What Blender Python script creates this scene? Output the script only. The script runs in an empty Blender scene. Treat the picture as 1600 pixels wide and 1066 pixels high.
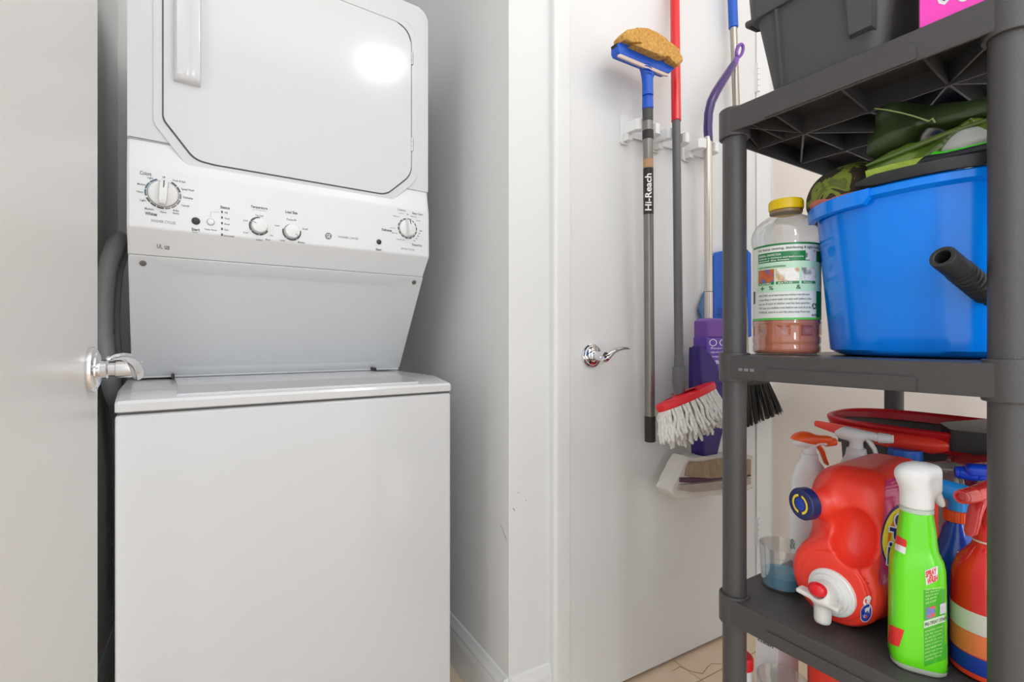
import bpy, bmesh, math, random
import numpy as np
from math import sin, cos, pi, radians, atan2, sqrt, degrees
from mathutils import Vector, Matrix
from mathutils.bvhtree import BVHTree

random.seed(7)
SC = bpy.context.scene
COL = SC.collection

# ------------------------------------------------------------------ camera
FPX, CX, CY, YAW, CAMH = 785.0, 800.0, 531.0, radians(30.64), 1.0
ca, sa = cos(YAW), sin(YAW)
cd = bpy.data.cameras.new('camera')
cam = bpy.data.objects.new('camera', cd)
COL.objects.link(cam)
cam.location = (0, 0, CAMH)
cam.rotation_euler = (pi/2, 0, -YAW)
cd.sensor_width = 36.0
cd.lens = FPX/1600*36.0
cd.shift_y = -2.0/1600
cd.clip_start = 0.02
SC.camera = cam

# ------------------------------------------------------------------ light and exposure
SC.view_settings.view_transform = 'Standard'
SC.view_settings.look = 'None'
SC.view_settings.gamma = 1.0
SC.view_settings.use_curve_mapping = False
SC.view_settings.exposure = 0.08
LAMP_EMIT = 13.5
w = bpy.data.worlds.new('world'); SC.world = w
w.use_nodes = True
w.node_tree.nodes['Background'].inputs[0].default_value = (.925, .968, 1, 1)
w.node_tree.nodes['Background'].inputs[1].default_value = 1.55

def area(name, loc, rot, sx, sy, power, col=(1, .97, .93)):
    d = bpy.data.lights.new(name, 'AREA'); d.shape = 'RECTANGLE'
    d.size = sx; d.size_y = sy; d.energy = power; d.color = col
    o = bpy.data.objects.new(name, d); COL.objects.link(o)
    o.location = loc; o.rotation_euler = rot
    return o
# soft fill added to bounce off the ceiling; back wall omitted to admit world light
area('bounce_light', (.62, -.35, 2.05), (radians(180), 0, 0), .9, .6, 17, (.97, .985, 1))
area('hall_window_light', (-.30, -1.55, 1.75), (radians(90), 0, radians(-33)), .22, 1.3, 10, (.95, .98, 1))
# CALIB-END

# ------------------------------------------------------------------ rays through the picture, met with real planes
def ray(px, py):
    l = (px-CX)/FPX; v = (CY-py)/FPX
    return np.array([l*ca+sa, ca-l*sa, v])
O0 = np.array([0, 0, CAMH])
def atY(px, py, Y): r = ray(px, py); return r*(Y/r[1])+O0
def atZ(px, py, Z): r = ray(px, py); return r*((Z-CAMH)/r[2])+O0
def atD(px, py, d): return ray(px, py)*d+O0

# ------------------------------------------------------------------ materials
def lin(c):
    c = c/255.0
    return c/12.92 if c <= .04045 else ((c+.055)/1.055)**2.4
def rgb(r, g, b): return (lin(r), lin(g), lin(b), 1.0)
MATS = {}
def mat(name, col, rough=.5, metal=0.0, bump=0.0, bscale=200.0, var=0.0, vscale=8.0, spec=.5, coat=0.0, trans=0.0, emit=0.0, sheen=0.0, alpha=None):
    if name in MATS: return MATS[name]
    m = bpy.data.materials.new(name); m.use_nodes = True
    nt = m.node_tree; b = nt.nodes['Principled BSDF']
    b.inputs['Base Color'].default_value = col
    b.inputs['Roughness'].default_value = rough
    b.inputs['Metallic'].default_value = metal
    b.inputs['Specular IOR Level'].default_value = spec
    b.inputs['Coat Weight'].default_value = coat
    b.inputs['Coat Roughness'].default_value = .05
    b.inputs['Transmission Weight'].default_value = trans
    if sheen: b.inputs['Sheen Weight'].default_value = sheen
    if emit:
        b.inputs['Emission Color'].default_value = col
        b.inputs['Emission Strength'].default_value = emit
    tc = nt.nodes.new('ShaderNodeTexCoord')
    if var:
        n = nt.nodes.new('ShaderNodeTexNoise'); n.inputs['Scale'].default_value = vscale; n.inputs['Detail'].default_value = 5
        nt.links.new(tc.outputs['Object'], n.inputs['Vector'])
        mx = nt.nodes.new('ShaderNodeMix'); mx.data_type = 'RGBA'
        mx.inputs[6].default_value = tuple(max(0, c*(1-var)) for c in col[:3])+(1,)
        mx.inputs[7].default_value = tuple(min(1, c*(1+var)) for c in col[:3])+(1,)
        nt.links.new(n.outputs['Fac'], mx.inputs[0])
        nt.links.new(mx.outputs[2], b.inputs['Base Color'])
    if bump:
        n = nt.nodes.new('ShaderNodeTexNoise'); n.inputs['Scale'].default_value = bscale; n.inputs['Detail'].default_value = 4
        nt.links.new(tc.outputs['Object'], n.inputs['Vector'])
        bp = nt.nodes.new('ShaderNodeBump'); bp.inputs['Strength'].default_value = bump; bp.inputs['Distance'].default_value = .002
        nt.links.new(n.outputs['Fac'], bp.inputs['Height'])
        nt.links.new(bp.outputs['Normal'], b.inputs['Normal'])
    MATS[name] = m
    return m

def clear_mat(name, tint=(1, 1, 1, 1), base=.06, haze=0.0):
    """a thin clear plastic sheet: straight through, with a gloss that grows at grazing angles"""
    if name in MATS: return MATS[name]
    m = bpy.data.materials.new(name); m.use_nodes = True
    nt = m.node_tree; nt.nodes.clear()
    out = nt.nodes.new('ShaderNodeOutputMaterial')
    tr = nt.nodes.new('ShaderNodeBsdfTransparent'); tr.inputs[0].default_value = tint
    gl = nt.nodes.new('ShaderNodeBsdfGlossy'); gl.inputs['Roughness'].default_value = .06
    df = nt.nodes.new('ShaderNodeBsdfDiffuse'); df.inputs[0].default_value = (.85, .85, .85, 1)
    lw = nt.nodes.new('ShaderNodeLayerWeight'); lw.inputs['Blend'].default_value = .25
    ad = nt.nodes.new('ShaderNodeMath'); ad.operation = 'MULTIPLY_ADD'; ad.inputs[1].default_value = .7; ad.inputs[2].default_value = base
    nt.links.new(lw.outputs['Facing'], ad.inputs[0])
    m1 = nt.nodes.new('ShaderNodeMixShader'); m1.inputs[0].default_value = haze
    nt.links.new(tr.outputs[0], m1.inputs[1]); nt.links.new(df.outputs[0], m1.inputs[2])
    m2 = nt.nodes.new('ShaderNodeMixShader')
    nt.links.new(ad.outputs[0], m2.inputs[0]); nt.links.new(m1.outputs[0], m2.inputs[1]); nt.links.new(gl.outputs[0], m2.inputs[2])
    nt.links.new(m2.outputs[0], out.inputs['Surface'])
    MATS[name] = m
    return m

def ramp_mat(name, stops, scale, rough=.5, coat=0.0, detail=6, bump=0.0, distort=0.0, interp='LINEAR'):
    if name in MATS: return MATS[name]
    m = bpy.data.materials.new(name); m.use_nodes = True
    nt = m.node_tree; b = nt.nodes['Principled BSDF']
    b.inputs['Roughness'].default_value = rough; b.inputs['Coat Weight'].default_value = coat
    tc = nt.nodes.new('ShaderNodeTexCoord')
    n = nt.nodes.new('ShaderNodeTexNoise'); n.inputs['Scale'].default_value = scale; n.inputs['Detail'].default_value = detail
    n.inputs['Distortion'].default_value = distort
    r = nt.nodes.new('ShaderNodeValToRGB'); r.color_ramp.interpolation = interp
    e = r.color_ramp.elements
    while len(e) < len(stops): e.new(.5)
    for k, (p, c) in enumerate(stops): e[k].position = p; e[k].color = c
    nt.links.new(tc.outputs['Object'], n.inputs['Vector']); nt.links.new(n.outputs['Fac'], r.inputs[0])
    nt.links.new(r.outputs[0], b.inputs['Base Color'])
    if bump:
        bp = nt.nodes.new('ShaderNodeBump'); bp.inputs['Strength'].default_value = bump; bp.inputs['Distance'].default_value = .004
        nt.links.new(n.outputs['Fac'], bp.inputs['Height']); nt.links.new(bp.outputs['Normal'], b.inputs['Normal'])
    MATS[name] = m
    return m

M_wall = mat('wall_paint', rgb(247, 247, 246), .75, bump=.12, bscale=260, spec=.3)
M_wallwarm = mat('wall_warm_light_tint', rgb(246, 236, 226), .75, bump=.15, bscale=260, spec=.3)  # right wall: warm light put into the paint as a beige tint
M_ceil = mat('ceiling_paint', rgb(235, 235, 234), .85)
M_trim = mat('trim_paint', rgb(226, 227, 227), .38, var=.02, vscale=3)
M_door = mat('door_paint', rgb(220, 220, 220), .42, var=.03, vscale=5, bump=.05, bscale=120)
M_door2 = mat('open_door_paint', rgb(219, 217, 214), .30, var=.02, vscale=4, bump=.03, bscale=120)
M_enamel = mat('white_enamel', rgb(209, 210, 212), .12, bump=.03, bscale=90)
M_enamel2 = mat('white_panel_plastic', rgb(224, 225, 227), .28)
M_gap = mat('dark_gap', rgb(60, 60, 60), .7)
M_chrome = mat('chrome', rgb(225, 225, 228), .08, 1.0)
M_steel = mat('brushed_steel', rgb(190, 188, 185), .3, 1.0)
M_ink = mat('dark_grey_ink', rgb(70, 70, 72), .5)
M_inkl = mat('light_grey_ink', rgb(130, 130, 132), .5)
M_inkb = mat('blue_grey_ink', rgb(80, 105, 125), .5)
M_blackp = mat('black_plastic', rgb(33, 33, 35), .38, bump=.1, bscale=500)
M_rubber = mat('black_rubber', rgb(38, 37, 37), .55, bump=.15, bscale=300)
M_shelf = mat('charcoal_resin', rgb(68, 66, 66), .36, bump=.35, bscale=700, var=.12, vscale=600)
M_tote = mat('black_tote_plastic', rgb(70, 70, 72), .5, bump=.4, bscale=500, var=.12, vscale=500)
M_white = mat('white_plastic', rgb(228, 228, 228), .35)
M_offwhite = mat('ivory_plastic', rgb(222, 216, 208), .35)

# ------------------------------------------------------------------ mesh building
class G:
    def __init__(s): s.v = []; s.f = []
    def add(s, v, f, M=None):
        o = len(s.v)
        if M is not None: v = [tuple(M @ Vector(p)) for p in v]
        s.v += [tuple(map(float, p)) for p in v]; s.f += [tuple(i+o for i in q) for q in f]
        return s
    def box(s, x0, x1, y0, y1, z0, z1, bev=0.0, seg=2, M=None):
        bm = bmesh.new(); bmesh.ops.create_cube(bm, size=1)
        for q in bm.verts: q.co = Vector((x0+(q.co.x+.5)*(x1-x0), y0+(q.co.y+.5)*(y1-y0), z0+(q.co.z+.5)*(z1-z0)))
        if bev: bmesh.ops.bevel(bm, geom=bm.edges[:], offset=bev, segments=seg, profile=.5, affect='EDGES')
        bm.verts.index_update()
        s.add([tuple(q.co) for q in bm.verts], [tuple(q.index for q in f.verts) for f in bm.faces], M); bm.free()
        return s
    def prism(s, poly, frame, h0, h1, bev=0.0, seg=2):
        """poly in 2D; frame(a,b,h)->3D"""
        bm = bmesh.new()
        lo = [bm.verts.new((a, b, h0)) for a, b in poly]; hi = [bm.verts.new((a, b, h1)) for a, b in poly]
        n = len(poly); bm.faces.new(lo[::-1]); bm.faces.new(hi)
        for i in range(n): bm.faces.new((lo[i], lo[(i+1) % n], hi[(i+1) % n], hi[i]))
        if bev:
            top = [e for e in bm.edges if all(abs(q.co.z-h1) < 1e-7 for q in e.verts)] + [e for e in bm.edges if all(abs(q.co.z-h0) < 1e-7 for q in e.verts)]
            bmesh.ops.bevel(bm, geom=top, offset=bev, segments=seg, profile=.5, affect='EDGES')
        bm.verts.index_update()
        s.add([frame(*q.co) for q in bm.verts], [tuple(q.index for q in f.verts) for f in bm.faces]); bm.free()
        return s
    def loft(s, rings, cap0=True, cap1=True, closed=True):
        o = len(s.v); n = len(rings[0])
        for r in rings: s.v += [tuple(map(float, p)) for p in r]
        for k in range(len(rings)-1):
            for i in range(n if closed else n-1):
                j = (i+1) % n
                s.f.append((o+k*n+i, o+k*n+j, o+(k+1)*n+j, o+(k+1)*n+i))
        if cap0: s.f.append(tuple(o+i for i in range(n))[::-1])
        if cap1: s.f.append(tuple(o+(len(rings)-1)*n+i for i in range(n)))
        return s
    def lathe(s, prof, n=32, M=None, cap0=True, cap1=True, sx=1, sy=1):
        g = G(); g.loft([[(r*cos(2*pi*i/n)*sx, r*sin(2*pi*i/n)*sy, z) for i in range(n)] for r, z in prof], cap0, cap1)
        return s.add(g.v, g.f, M)
    def tube(s, pts, rad, n=12, cap=True, flat=1.0, up=None):
        P = [Vector(p) for p in pts]; k = len(P)
        R = rad if isinstance(rad, (list, tuple)) else [rad]*k
        t0 = (P[1]-P[0]).normalized()
        a = Vector(up) if up else (Vector((0, 0, 1)) if abs(t0.z) < .9 else Vector((1, 0, 0)))
        rings = []
        for i in range(k):
            t = (P[min(i+1, k-1)]-P[max(i-1, 0)]).normalized()
            a = (a-t*a.dot(t)).normalized(); b = t.cross(a)
            rings.append([tuple(P[i]+(a*cos(2*pi*j/n)+b*sin(2*pi*j/n)*flat)*R[i]) for j in range(n)])
        return s.loft(rings, cap, cap)
    def sdf(s, fn, lo, hi, h, M=None):
        v, f = surface_nets(fn, lo, hi, h); return s.add(v, f, M)
    def build(s, name, m, parent=None, ang=35, smooth=True):
        me = bpy.data.meshes.new(name); me.from_pydata(s.v, [], s.f)
        bm = bmesh.new(); bm.from_mesh(me)
        bmesh.ops.recalc_face_normals(bm, faces=bm.faces[:])
        if smooth:
            th = radians(ang)
            for f in bm.faces: f.smooth = True
            for e in bm.edges:
                if len(e.link_faces) == 2 and e.calc_face_angle(0) > th: e.smooth = False
        bm.to_mesh(me); bm.free()
        me.materials.append(m)
        o = bpy.data.objects.new(name, me); COL.objects.link(o)
        if smooth and len(s.f) < 2500:
            m_ = o.modifiers.new('weighted_normal', 'WEIGHTED_NORMAL'); m_.keep_sharp = True; m_.weight = 80
        if parent is not None: o.parent = parent
        return o

def surface_nets(fn, lo, hi, h):
    lo = np.array(lo, float); hi = np.array(hi, float)
    n = np.ceil((hi-lo)/h).astype(int)+1
    ax = [lo[i]+h*np.arange(n[i]) for i in range(3)]
    X, Y, Z = np.meshgrid(*ax, indexing='ij')
    V = fn(X, Y, Z)
    c = [(i, j, k) for i in (0, 1) for j in (0, 1) for k in (0, 1)]
    def sub(o): return V[o[0]:n[0]-1+o[0], o[1]:n[1]-1+o[1], o[2]:n[2]-1+o[2]]
    shp = tuple(n-1); acc = np.zeros(shp+(3,)); cnt = np.zeros(shp)
    for a in c:
        for d in range(3):
            if a[d]: continue
            b = list(a); b[d] = 1
            va, vb = sub(a), sub(b); cr = (va < 0) != (vb < 0)
            t = np.where(cr, va/np.where(cr, va-vb, 1), 0)
            for q in range(3): acc[..., q] += cr*((a[q]+t) if q == d else a[q])
            cnt += cr
    act = cnt > 0
    idx = -np.ones(shp, int); idx[act] = np.arange(act.sum())
    ijk = np.argwhere(act)
    P = lo+h*(ijk+acc[act]/cnt[act][:, None])
    F = []
    ins = V < 0
    for d in range(3):
        e1, e2 = [(1, 2), (2, 0), (0, 1)][d]
        s0 = [slice(0, n[q]) for q in range(3)]; s1 = list(s0)
        s0[d] = slice(0, n[d]-1); s1[d] = slice(1, n[d])
        cr = np.argwhere(ins[tuple(s0)] != ins[tuple(s1)])
        ok = (cr[:, e1] > 0) & (cr[:, e2] > 0) & (cr[:, e1] < n[e1]-1) & (cr[:, e2] < n[e2]-1)
        cr = cr[ok]
        q = []
        for o1, o2 in ((0, 0), (1, 0), (1, 1), (0, 1)):
            p = cr.copy(); p[:, e1] -= o1; p[:, e2] -= o2
            q.append(idx[p[:, 0], p[:, 1], p[:, 2]])
        F += [tuple(r) for r in np.stack(q, 1).tolist()]
    return P.tolist(), F

# signed distances
def sd_box(X, Y, Z, c, hx, r=0.0):
    q = [np.abs(A-cc)-(hh-r) for A, cc, hh in zip((X, Y, Z), c, hx)]
    return np.sqrt(sum(np.maximum(a, 0)**2 for a in q))+np.minimum(np.maximum(q[0], np.maximum(q[1], q[2])), 0)-r
def sd_ell(X, Y, Z, c, r):
    k0 = np.sqrt(sum(((A-cc)/rr)**2 for A, cc, rr in zip((X, Y, Z), c, r)))
    k1 = np.sqrt(sum(((A-cc)/rr**2)**2 for A, cc, rr in zip((X, Y, Z), c, r)))+1e-9
    return k0*(k0-1)/k1
def sd_cap(X, Y, Z, a, b, ra, rb=None):
    rb = ra if rb is None else rb
    a = np.array(a, float); d = np.array(b, float)-a; L = (d@d)
    t = np.clip(((X-a[0])*d[0]+(Y-a[1])*d[1]+(Z-a[2])*d[2])/L, 0, 1)
    return np.sqrt((X-a[0]-t*d[0])**2+(Y-a[1]-t*d[1])**2+(Z-a[2]-t*d[2])**2)-(ra+(rb-ra)*t)
def sd_cyl(X, Y, Z, a, b, r, rnd=.004):
    a = np.array(a, float); d = np.array(b, float)-a; L = sqrt(d@d); d = d/L
    t = (X-a[0])*d[0]+(Y-a[1])*d[1]+(Z-a[2])*d[2]
    q = np.sqrt(np.maximum((X-a[0])**2+(Y-a[1])**2+(Z-a[2])**2-t*t, 0))-(r-rnd)
    z = np.abs(t-L/2)-(L/2-rnd)
    return np.sqrt(np.maximum(q, 0)**2+np.maximum(z, 0)**2)+np.minimum(np.maximum(q, z), 0)-rnd
def smin(a, b, k): h = np.clip(.5+.5*(b-a)/k, 0, 1); return b*(1-h)+a*h-k*h*(1-h)
def smax(a, b, k): return -smin(-a, -b, k)
def ssub(a, b, k): return smax(a, -b, k)
def wob(X, Y, Z, s, ph=0):
    return (np.sin(s*X+1.7*np.sin(.7*s*Y+ph)+ph)+np.sin(s*1.1*Y+1.4*np.sin(.8*s*Z-ph))+np.sin(s*.9*Z+1.5*np.sin(.6*s*X+2*ph)))/3

# ------------------------------------------------------------------ objects, labels, groups
ROOTM = {}
def root(name, loc, label, cat, rz=0.0, group=None):
    o = bpy.data.objects.new(name, None); COL.objects.link(o); o.empty_display_size = .05
    o.location = loc; o.rotation_euler = (0, 0, rz)
    o['label'] = label; o['category'] = cat
    if group: o['group'] = group
    ROOTM[o.name] = Matrix.Translation(loc) @ Matrix.Rotation(rz, 4, 'Z')
    return o
def tag(o, label, cat, group=None):
    o['label'] = label; o['category'] = cat
    if group: o['group'] = group
    return o
def struct(o, label=None):
    o['kind'] = 'structure'
    if label: o['label'] = label
    return o
def MW(o):
    while o.parent is not None: o = o.parent
    return ROOTM.get(o.name, Matrix.Identity(4))

# flat print laid on a surface -------------------------------------------------
_TX = {}
def fine(geo, L=.12):
    v, f = geo
    bm = bmesh.new(); vs = [bm.verts.new((a, b, 0)) for a, b in v]
    for q in f:
        try: bm.faces.new([vs[i] for i in q])
        except ValueError: pass
    bmesh.ops.triangulate(bm, faces=bm.faces[:])
    for _ in range(5):
        es = [e for e in bm.edges if abs(e.verts[0].co.y-e.verts[1].co.y) > L or abs(e.verts[0].co.x-e.verts[1].co.x) > L]
        if not es: break
        bmesh.ops.subdivide_edges(bm, edges=es, cuts=1); bmesh.ops.triangulate(bm, faces=bm.faces[:])
    bm.verts.index_update()
    r = (np.array([tuple(q.co)[:2] for q in bm.verts]), [tuple(q.index for q in p.verts) for p in bm.faces]); bm.free()
    return r
def text_geo(s, bold=0.0):
    key = (s, bold)
    if key in _TX: return _TX[key]
    c = bpy.data.curves.new('t', 'FONT'); c.body = s; c.size = 1.0; c.offset = bold; c.resolution_u = 3
    c.align_x = 'LEFT'
    o = bpy.data.objects.new('t', c); COL.objects.link(o)
    dg = bpy.context.evaluated_depsgraph_get(); dg.update()
    me = o.evaluated_get(dg).to_mesh()
    v = np.array([tuple(p.co)[:2] for p in me.vertices]) if len(me.vertices) else np.zeros((1, 2))
    f = [tuple(p.vertices) for p in me.polygons]
    o.evaluated_get(dg).to_mesh_clear()
    bpy.data.objects.remove(o); bpy.data.curves.remove(c)
    lo, hi = v.min(0), v.max(0)
    v = (v-lo)/np.maximum(hi-lo, 1e-6)
    _TX[key] = (v, f)
    return _TX[key]
def grid_geo(n=6, m=6):
    v = np.array([(i/n, j/m) for j in range(m+1) for i in range(n+1)]); f = []
    for j in range(m):
        for i in range(n):
            a = j*(n+1)+i; f.append((a, a+1, a+n+2, a+n+1))
    return v, f
def disc_geo(r0=0.0, r1=.5, n=28, a0=0, a1=360):
    v = []; f = []
    for i in range(n+1):
        t = radians(a0+(a1-a0)*i/n)
        v += [(.5+r0*cos(t), .5+r0*sin(t)), (.5+r1*cos(t), .5+r1*sin(t))]
    for i in range(n): f.append((2*i, 2*i+1, 2*i+3, 2*i+2))
    return np.array(v), f
def bvh(o):
    if o.name not in _BV:
        W = MW(o); me = o.data
        _BV[o.name] = BVHTree.FromPolygons([W @ v.co for v in me.vertices], [tuple(p.vertices) for p in me.polygons])
    return _BV[o.name]
_BV = {}
def decal(name, target, geo, quad, m, off=.0004, parent=None, bl=True):
    """lay flat print on the target's own surface; quad = bottom-left, bottom-right, top-right, top-left as points of the photograph"""
    T = bvh(target); W = MW(target); Wi = W.inverted()
    v, f = geo; q = [np.array(p, float) for p in quad]
    pts = []; last = None
    for a, b in v:
        p = q[0]*(1-a)*(1-b)+q[1]*a*(1-b)+q[2]*a*b+q[3]*(1-a)*b
        d = Vector(ray(p[0], p[1])).normalized()
        h, nrm, _, dist = T.ray_cast(Vector(O0), d)
        if h is None: pts.append(None); continue
        if nrm.dot(d) > 0: nrm = -nrm
        pts.append(Wi @ (h+nrm*off))
    g = G(); ok = [p is not None for p in pts]
    remap = {}; 
    for i, p in enumerate(pts):
        if p is not None: remap[i] = len(g.v); g.v.append(tuple(p))
    for fc in f:
        if all(ok[i] for i in fc): g.f.append(tuple(remap[i] for i in fc))
    if not g.f: print('decal missed', name); return None
    return g.build(name, m, parent if parent is not None else target, smooth=False)
def rect(x0, y0, x1, y1, s0=0.0, s1=None):
    """photo box with slopes s0 (bottom edge) and s1 (top edge)"""
    s1 = s0 if s1 is None else s1
    return [(x0, y1), (x1, y1+s0*(x1-x0)), (x1, y0+s1*(x1-x0)), (x0, y0)]

# ================================================================== THE SETTING
XL, XR, YF, YB, HC = -.205, 1.762, 1.10, -2.5, 2.72
CXL, CXR, CYB = -.262, .642, 2.0            # the laundry closet
# floor: a grout bed with marble tiles on it
g = G(); g.box(-1.7, XR+.1, YB-.1, CYB+.1, -.06, -.004)
floor = struct(g.build('floor', mat('grout', rgb(168, 140, 112), .8)))
M_tile = ramp_mat('cream_marble', [(0, rgb(212, 186, 160)), (.45, rgb(230, 207, 180)), (.75, rgb(238, 220, 196)), (1, rgb(218, 190, 160))], 3.2, .32, detail=8, distort=1.5)
TS = .457; tx0, ty0 = 1.232-TS*4, .988-TS*8
tg = G(); tg.box(.0015, TS-.0015, .0015, TS-.0015, -.012, 0, .0012, 1)
t0 = None
for i in range(-3, 8):
    for j in range(-1, 11):
        x, y = tx0+i*TS, ty0+j*TS
        if x > XR or y > CYB or x+TS < -1.6 or (y > YF and x+TS < CXL) or y+TS < YB: continue
        if t0 is None: t0 = tg.build('tile', M_tile, floor); o = t0
        else: o = t0.copy(); COL.objects.link(o)
        o.location = (x, y, 0)
# a vein that shows in one tile
g = G()
vein = [atZ(px, py, .0006) for px, py in ((1050, 1049), (1062, 1042), (1071, 1046), (1083, 1050), (1098, 1053), (1106, 1042), (1112, 1037), (1128, 1038))]
g.tube(vein, [.0005, .0009, .0006, .0008, .0011, .0009, .0007, .0004], 5)
g.build('vein', mat('marble_vein', rgb(150, 116, 84), .5), floor)

g = G(); g.box(CXL-.1, XR+.1, -.7, CYB+.1, HC, HC+.06); struct(g.build('ceiling', M_ceil))
g = G(); g.box(XR, XR+.1, -.7, CYB, 0, HC); struct(g.build('wall_right', M_wallwarm))
g = G(); g.box(-1.60, CXL-.1, YF-.005, YF+.095, 0, HC); struct(g.build('wall_left', M_wall))
g = G(); g.box(-.262, -.197, .135, .2035, 0, 2.5, .002, 1); struct(g.build('trim_7', mat('post_paint', rgb(226, 227, 227), .4)), 'white door post that the open door is hinged on')
g = G(); g.box(CXL-.1, CXL, YF-.005, CYB, 0, HC); struct(g.build('wall_closet_left', M_wall))
g = G(); g.box(CXL, CXR, CYB, CYB+.1, 0, HC); struct(g.build('wall_closet_back', M_wall))
M_partition = mat('partition_paint', rgb(222, 223, 223), .7, bump=.12, bscale=260, spec=.3)
DX0, DX1, DH = .8235, 1.6385, 2.42             # the door
g = G()
g.box(CXR, DX0-.022, YF, CYB, 0, HC)
g.box(DX0-.022, DX1+.022, YF, YF+.12, DH+.025, HC)
g.box(DX1+.022, XR, YF, YF+.12, 0, HC)
struct(g.build('wall_far', M_partition))
# jamb lining with a stop behind the door leaf
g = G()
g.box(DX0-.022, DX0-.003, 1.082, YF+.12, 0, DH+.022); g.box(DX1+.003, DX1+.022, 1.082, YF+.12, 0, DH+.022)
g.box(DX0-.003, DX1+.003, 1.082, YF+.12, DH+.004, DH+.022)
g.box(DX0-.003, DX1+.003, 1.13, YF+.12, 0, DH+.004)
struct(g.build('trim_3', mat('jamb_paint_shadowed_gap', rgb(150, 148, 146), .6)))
# casings: flat board with rounded outer edge
def casing(name, xa, xb, yf, outer_left):
    pr = [(0, 0), (0, .018), (.003, .0235), (.009, .0265), (.014, .025), (.017, .0265), (.050, .0225), (.053, .020), (.053, 0)]
    W = xb-xa; pr = [(a/.053*W, b*yf/.0265) for a, b in pr]
    if not outer_left: pr = [(W-a, b) for a, b in pr]
    g = G(); g.prism(pr, lambda a, b, h: (xa+a, YF-b, h), 0, DH+.07)
    return struct(g.build(name, M_trim, ang=50))
casing('trim_1', .766, .8215, .026, True)
casing('trim_2', 1.6405, 1.722, .026, False)
g = G(); g.box(.766, 1.722, YF-.024, YF, DH+.005, DH+.07, .004); struct(g.build('trim_4', M_trim))
g = G(); g.tube([(1.7275, YF-.004, 0), (1.7275, YF-.004, HC)], .0045, 8); struct(g.build('trim_5', M_trim))
# baseboards
BP = [(0, 0), (.016, 0), (.016, .085), (.0135, .092), (.0135, .098), (.0115, .104), (.0125, .110), (.0115, .118), (.007, .126), (.0065, .132), (.004, .140), (0, .142)]
def baseboard(name, p0, p1, nrm):
    p0 = Vector(p0); p1 = Vector(p1); nr = Vector(nrm)
    g = G(); g.loft([[tuple(p+nr*a+Vector((0, 0, b))) for a, b in BP] for p in (p0, p1)])
    return struct(g.build(name, M_trim, ang=25))
baseboard('baseboard_right', (XR, -.7, 0), (XR, YF, 0), (-1, 0, 0))
baseboard('baseboard_closet_left', (CXL, YF, 0), (CXL, CYB, 0), (1, 0, 0))
baseboard('baseboard_closet_right', (CXR, YF-.016, 0), (CXR, CYB, 0), (-1, 0, 0))
baseboard('baseboard_far', (CXR-.016, YF, 0), (.766, YF, 0), (0, -1, 0))
# scuffs in the paint of the closet's right wall
M_scuff = mat('grey_scuff', rgb(140, 138, 136), .7)
g = G()
for px, py, dx, dy in ((785, 826, 6, 16), (788, 834, 4, 12), (782, 820, 3, 6)):
    r = ray(px, py); a = r*((CXR-.0005)/r[0])+O0; r = ray(px+dx, py+dy); b = r*((CXR-.0005)/r[0])+O0
    g.tube([a, (a+b)/2+np.array([0, .002, 0]), b], .0006, 5)
for px, py in ((803, 796), (804, 798), (802, 795), (822, 782), (810, 770)):
    a = atY(px, py, YF-.0004); g.lathe([(.0004, -.0003), (.0016, 0), (.0004, .0003)], 7, Matrix.Translation(a) @ Matrix.Rotation(pi/2, 4, 'X'))
struct(g.build('trim_6', M_scuff), 'small grey scuffs in the paint of the partition corner')

# lever handle shared by both doors: rosette on the plane y=0, neck along -y, lever along +x
def lever(door, frame):
    """frame maps (along, out, up) to the scene"""
    def fr(L): return [tuple(frame(*p)) for p in L]
    g = G()
    for r0, r1, o0, o1 in ((.033, .033, 0, .0055), (.033, .0265, .0055, .0085), (.0265, .0245, .0085, .0085), (.0245, .018, .0085, .0125)):
        pass
    prof = [(.033, 0), (.0335, .003), (.0325, .0065), (.029, .0085), (.0255, .0085), (.0245, .0105), (.018, .0125), (.014, .0125)]
    g.loft([fr([(r*cos(t), o, r*sin(t)) for t in [2*pi*i/40 for i in range(40)]]) for r, o in prof])
    ro = g.build('rosette', M_chrome, door, ang=30)
    g = G()
    prof = [(.0135, .011), (.0135, .020), (.0125, .021), (.0105, .022), (.0105, .030), (.0125, .031), (.0125, .058), (.011, .062)]
    g.loft([fr([(r*cos(t), o, r*sin(t)) for t in [2*pi*i/28 for i in range(28)]]) for r, o in prof])
    g.build('neck', M_chrome, door, ang=30)
    path = [(-.014, .053, -.004), (-.004, .056, -.006), (.008, .057, -.004), (.020, .056, .004), (.034, .054, .0125), (.052, .051, .018), (.072, .047, .0205), (.092, .042, .0205), (.104, .0385, .019), (.110, .037, .018)]
    hh = [.004, .0105, .0125, .0105, .0075, .006, .005, .0042, .0032, .0015]; ww = [.004, .007, .008, .008, .0075, .007, .0065, .006, .005, .002]
    rings = []
    for (a, o, u), h, wd in zip(path, hh, ww):
        rings.append(fr([(a, o+wd*cos(t), u+h*sin(t)) for t in [2*pi*i/20 for i in range(20)]]))
    g = G(); g.loft(rings); g.build('door_handle', M_chrome, door, ang=60)

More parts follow.
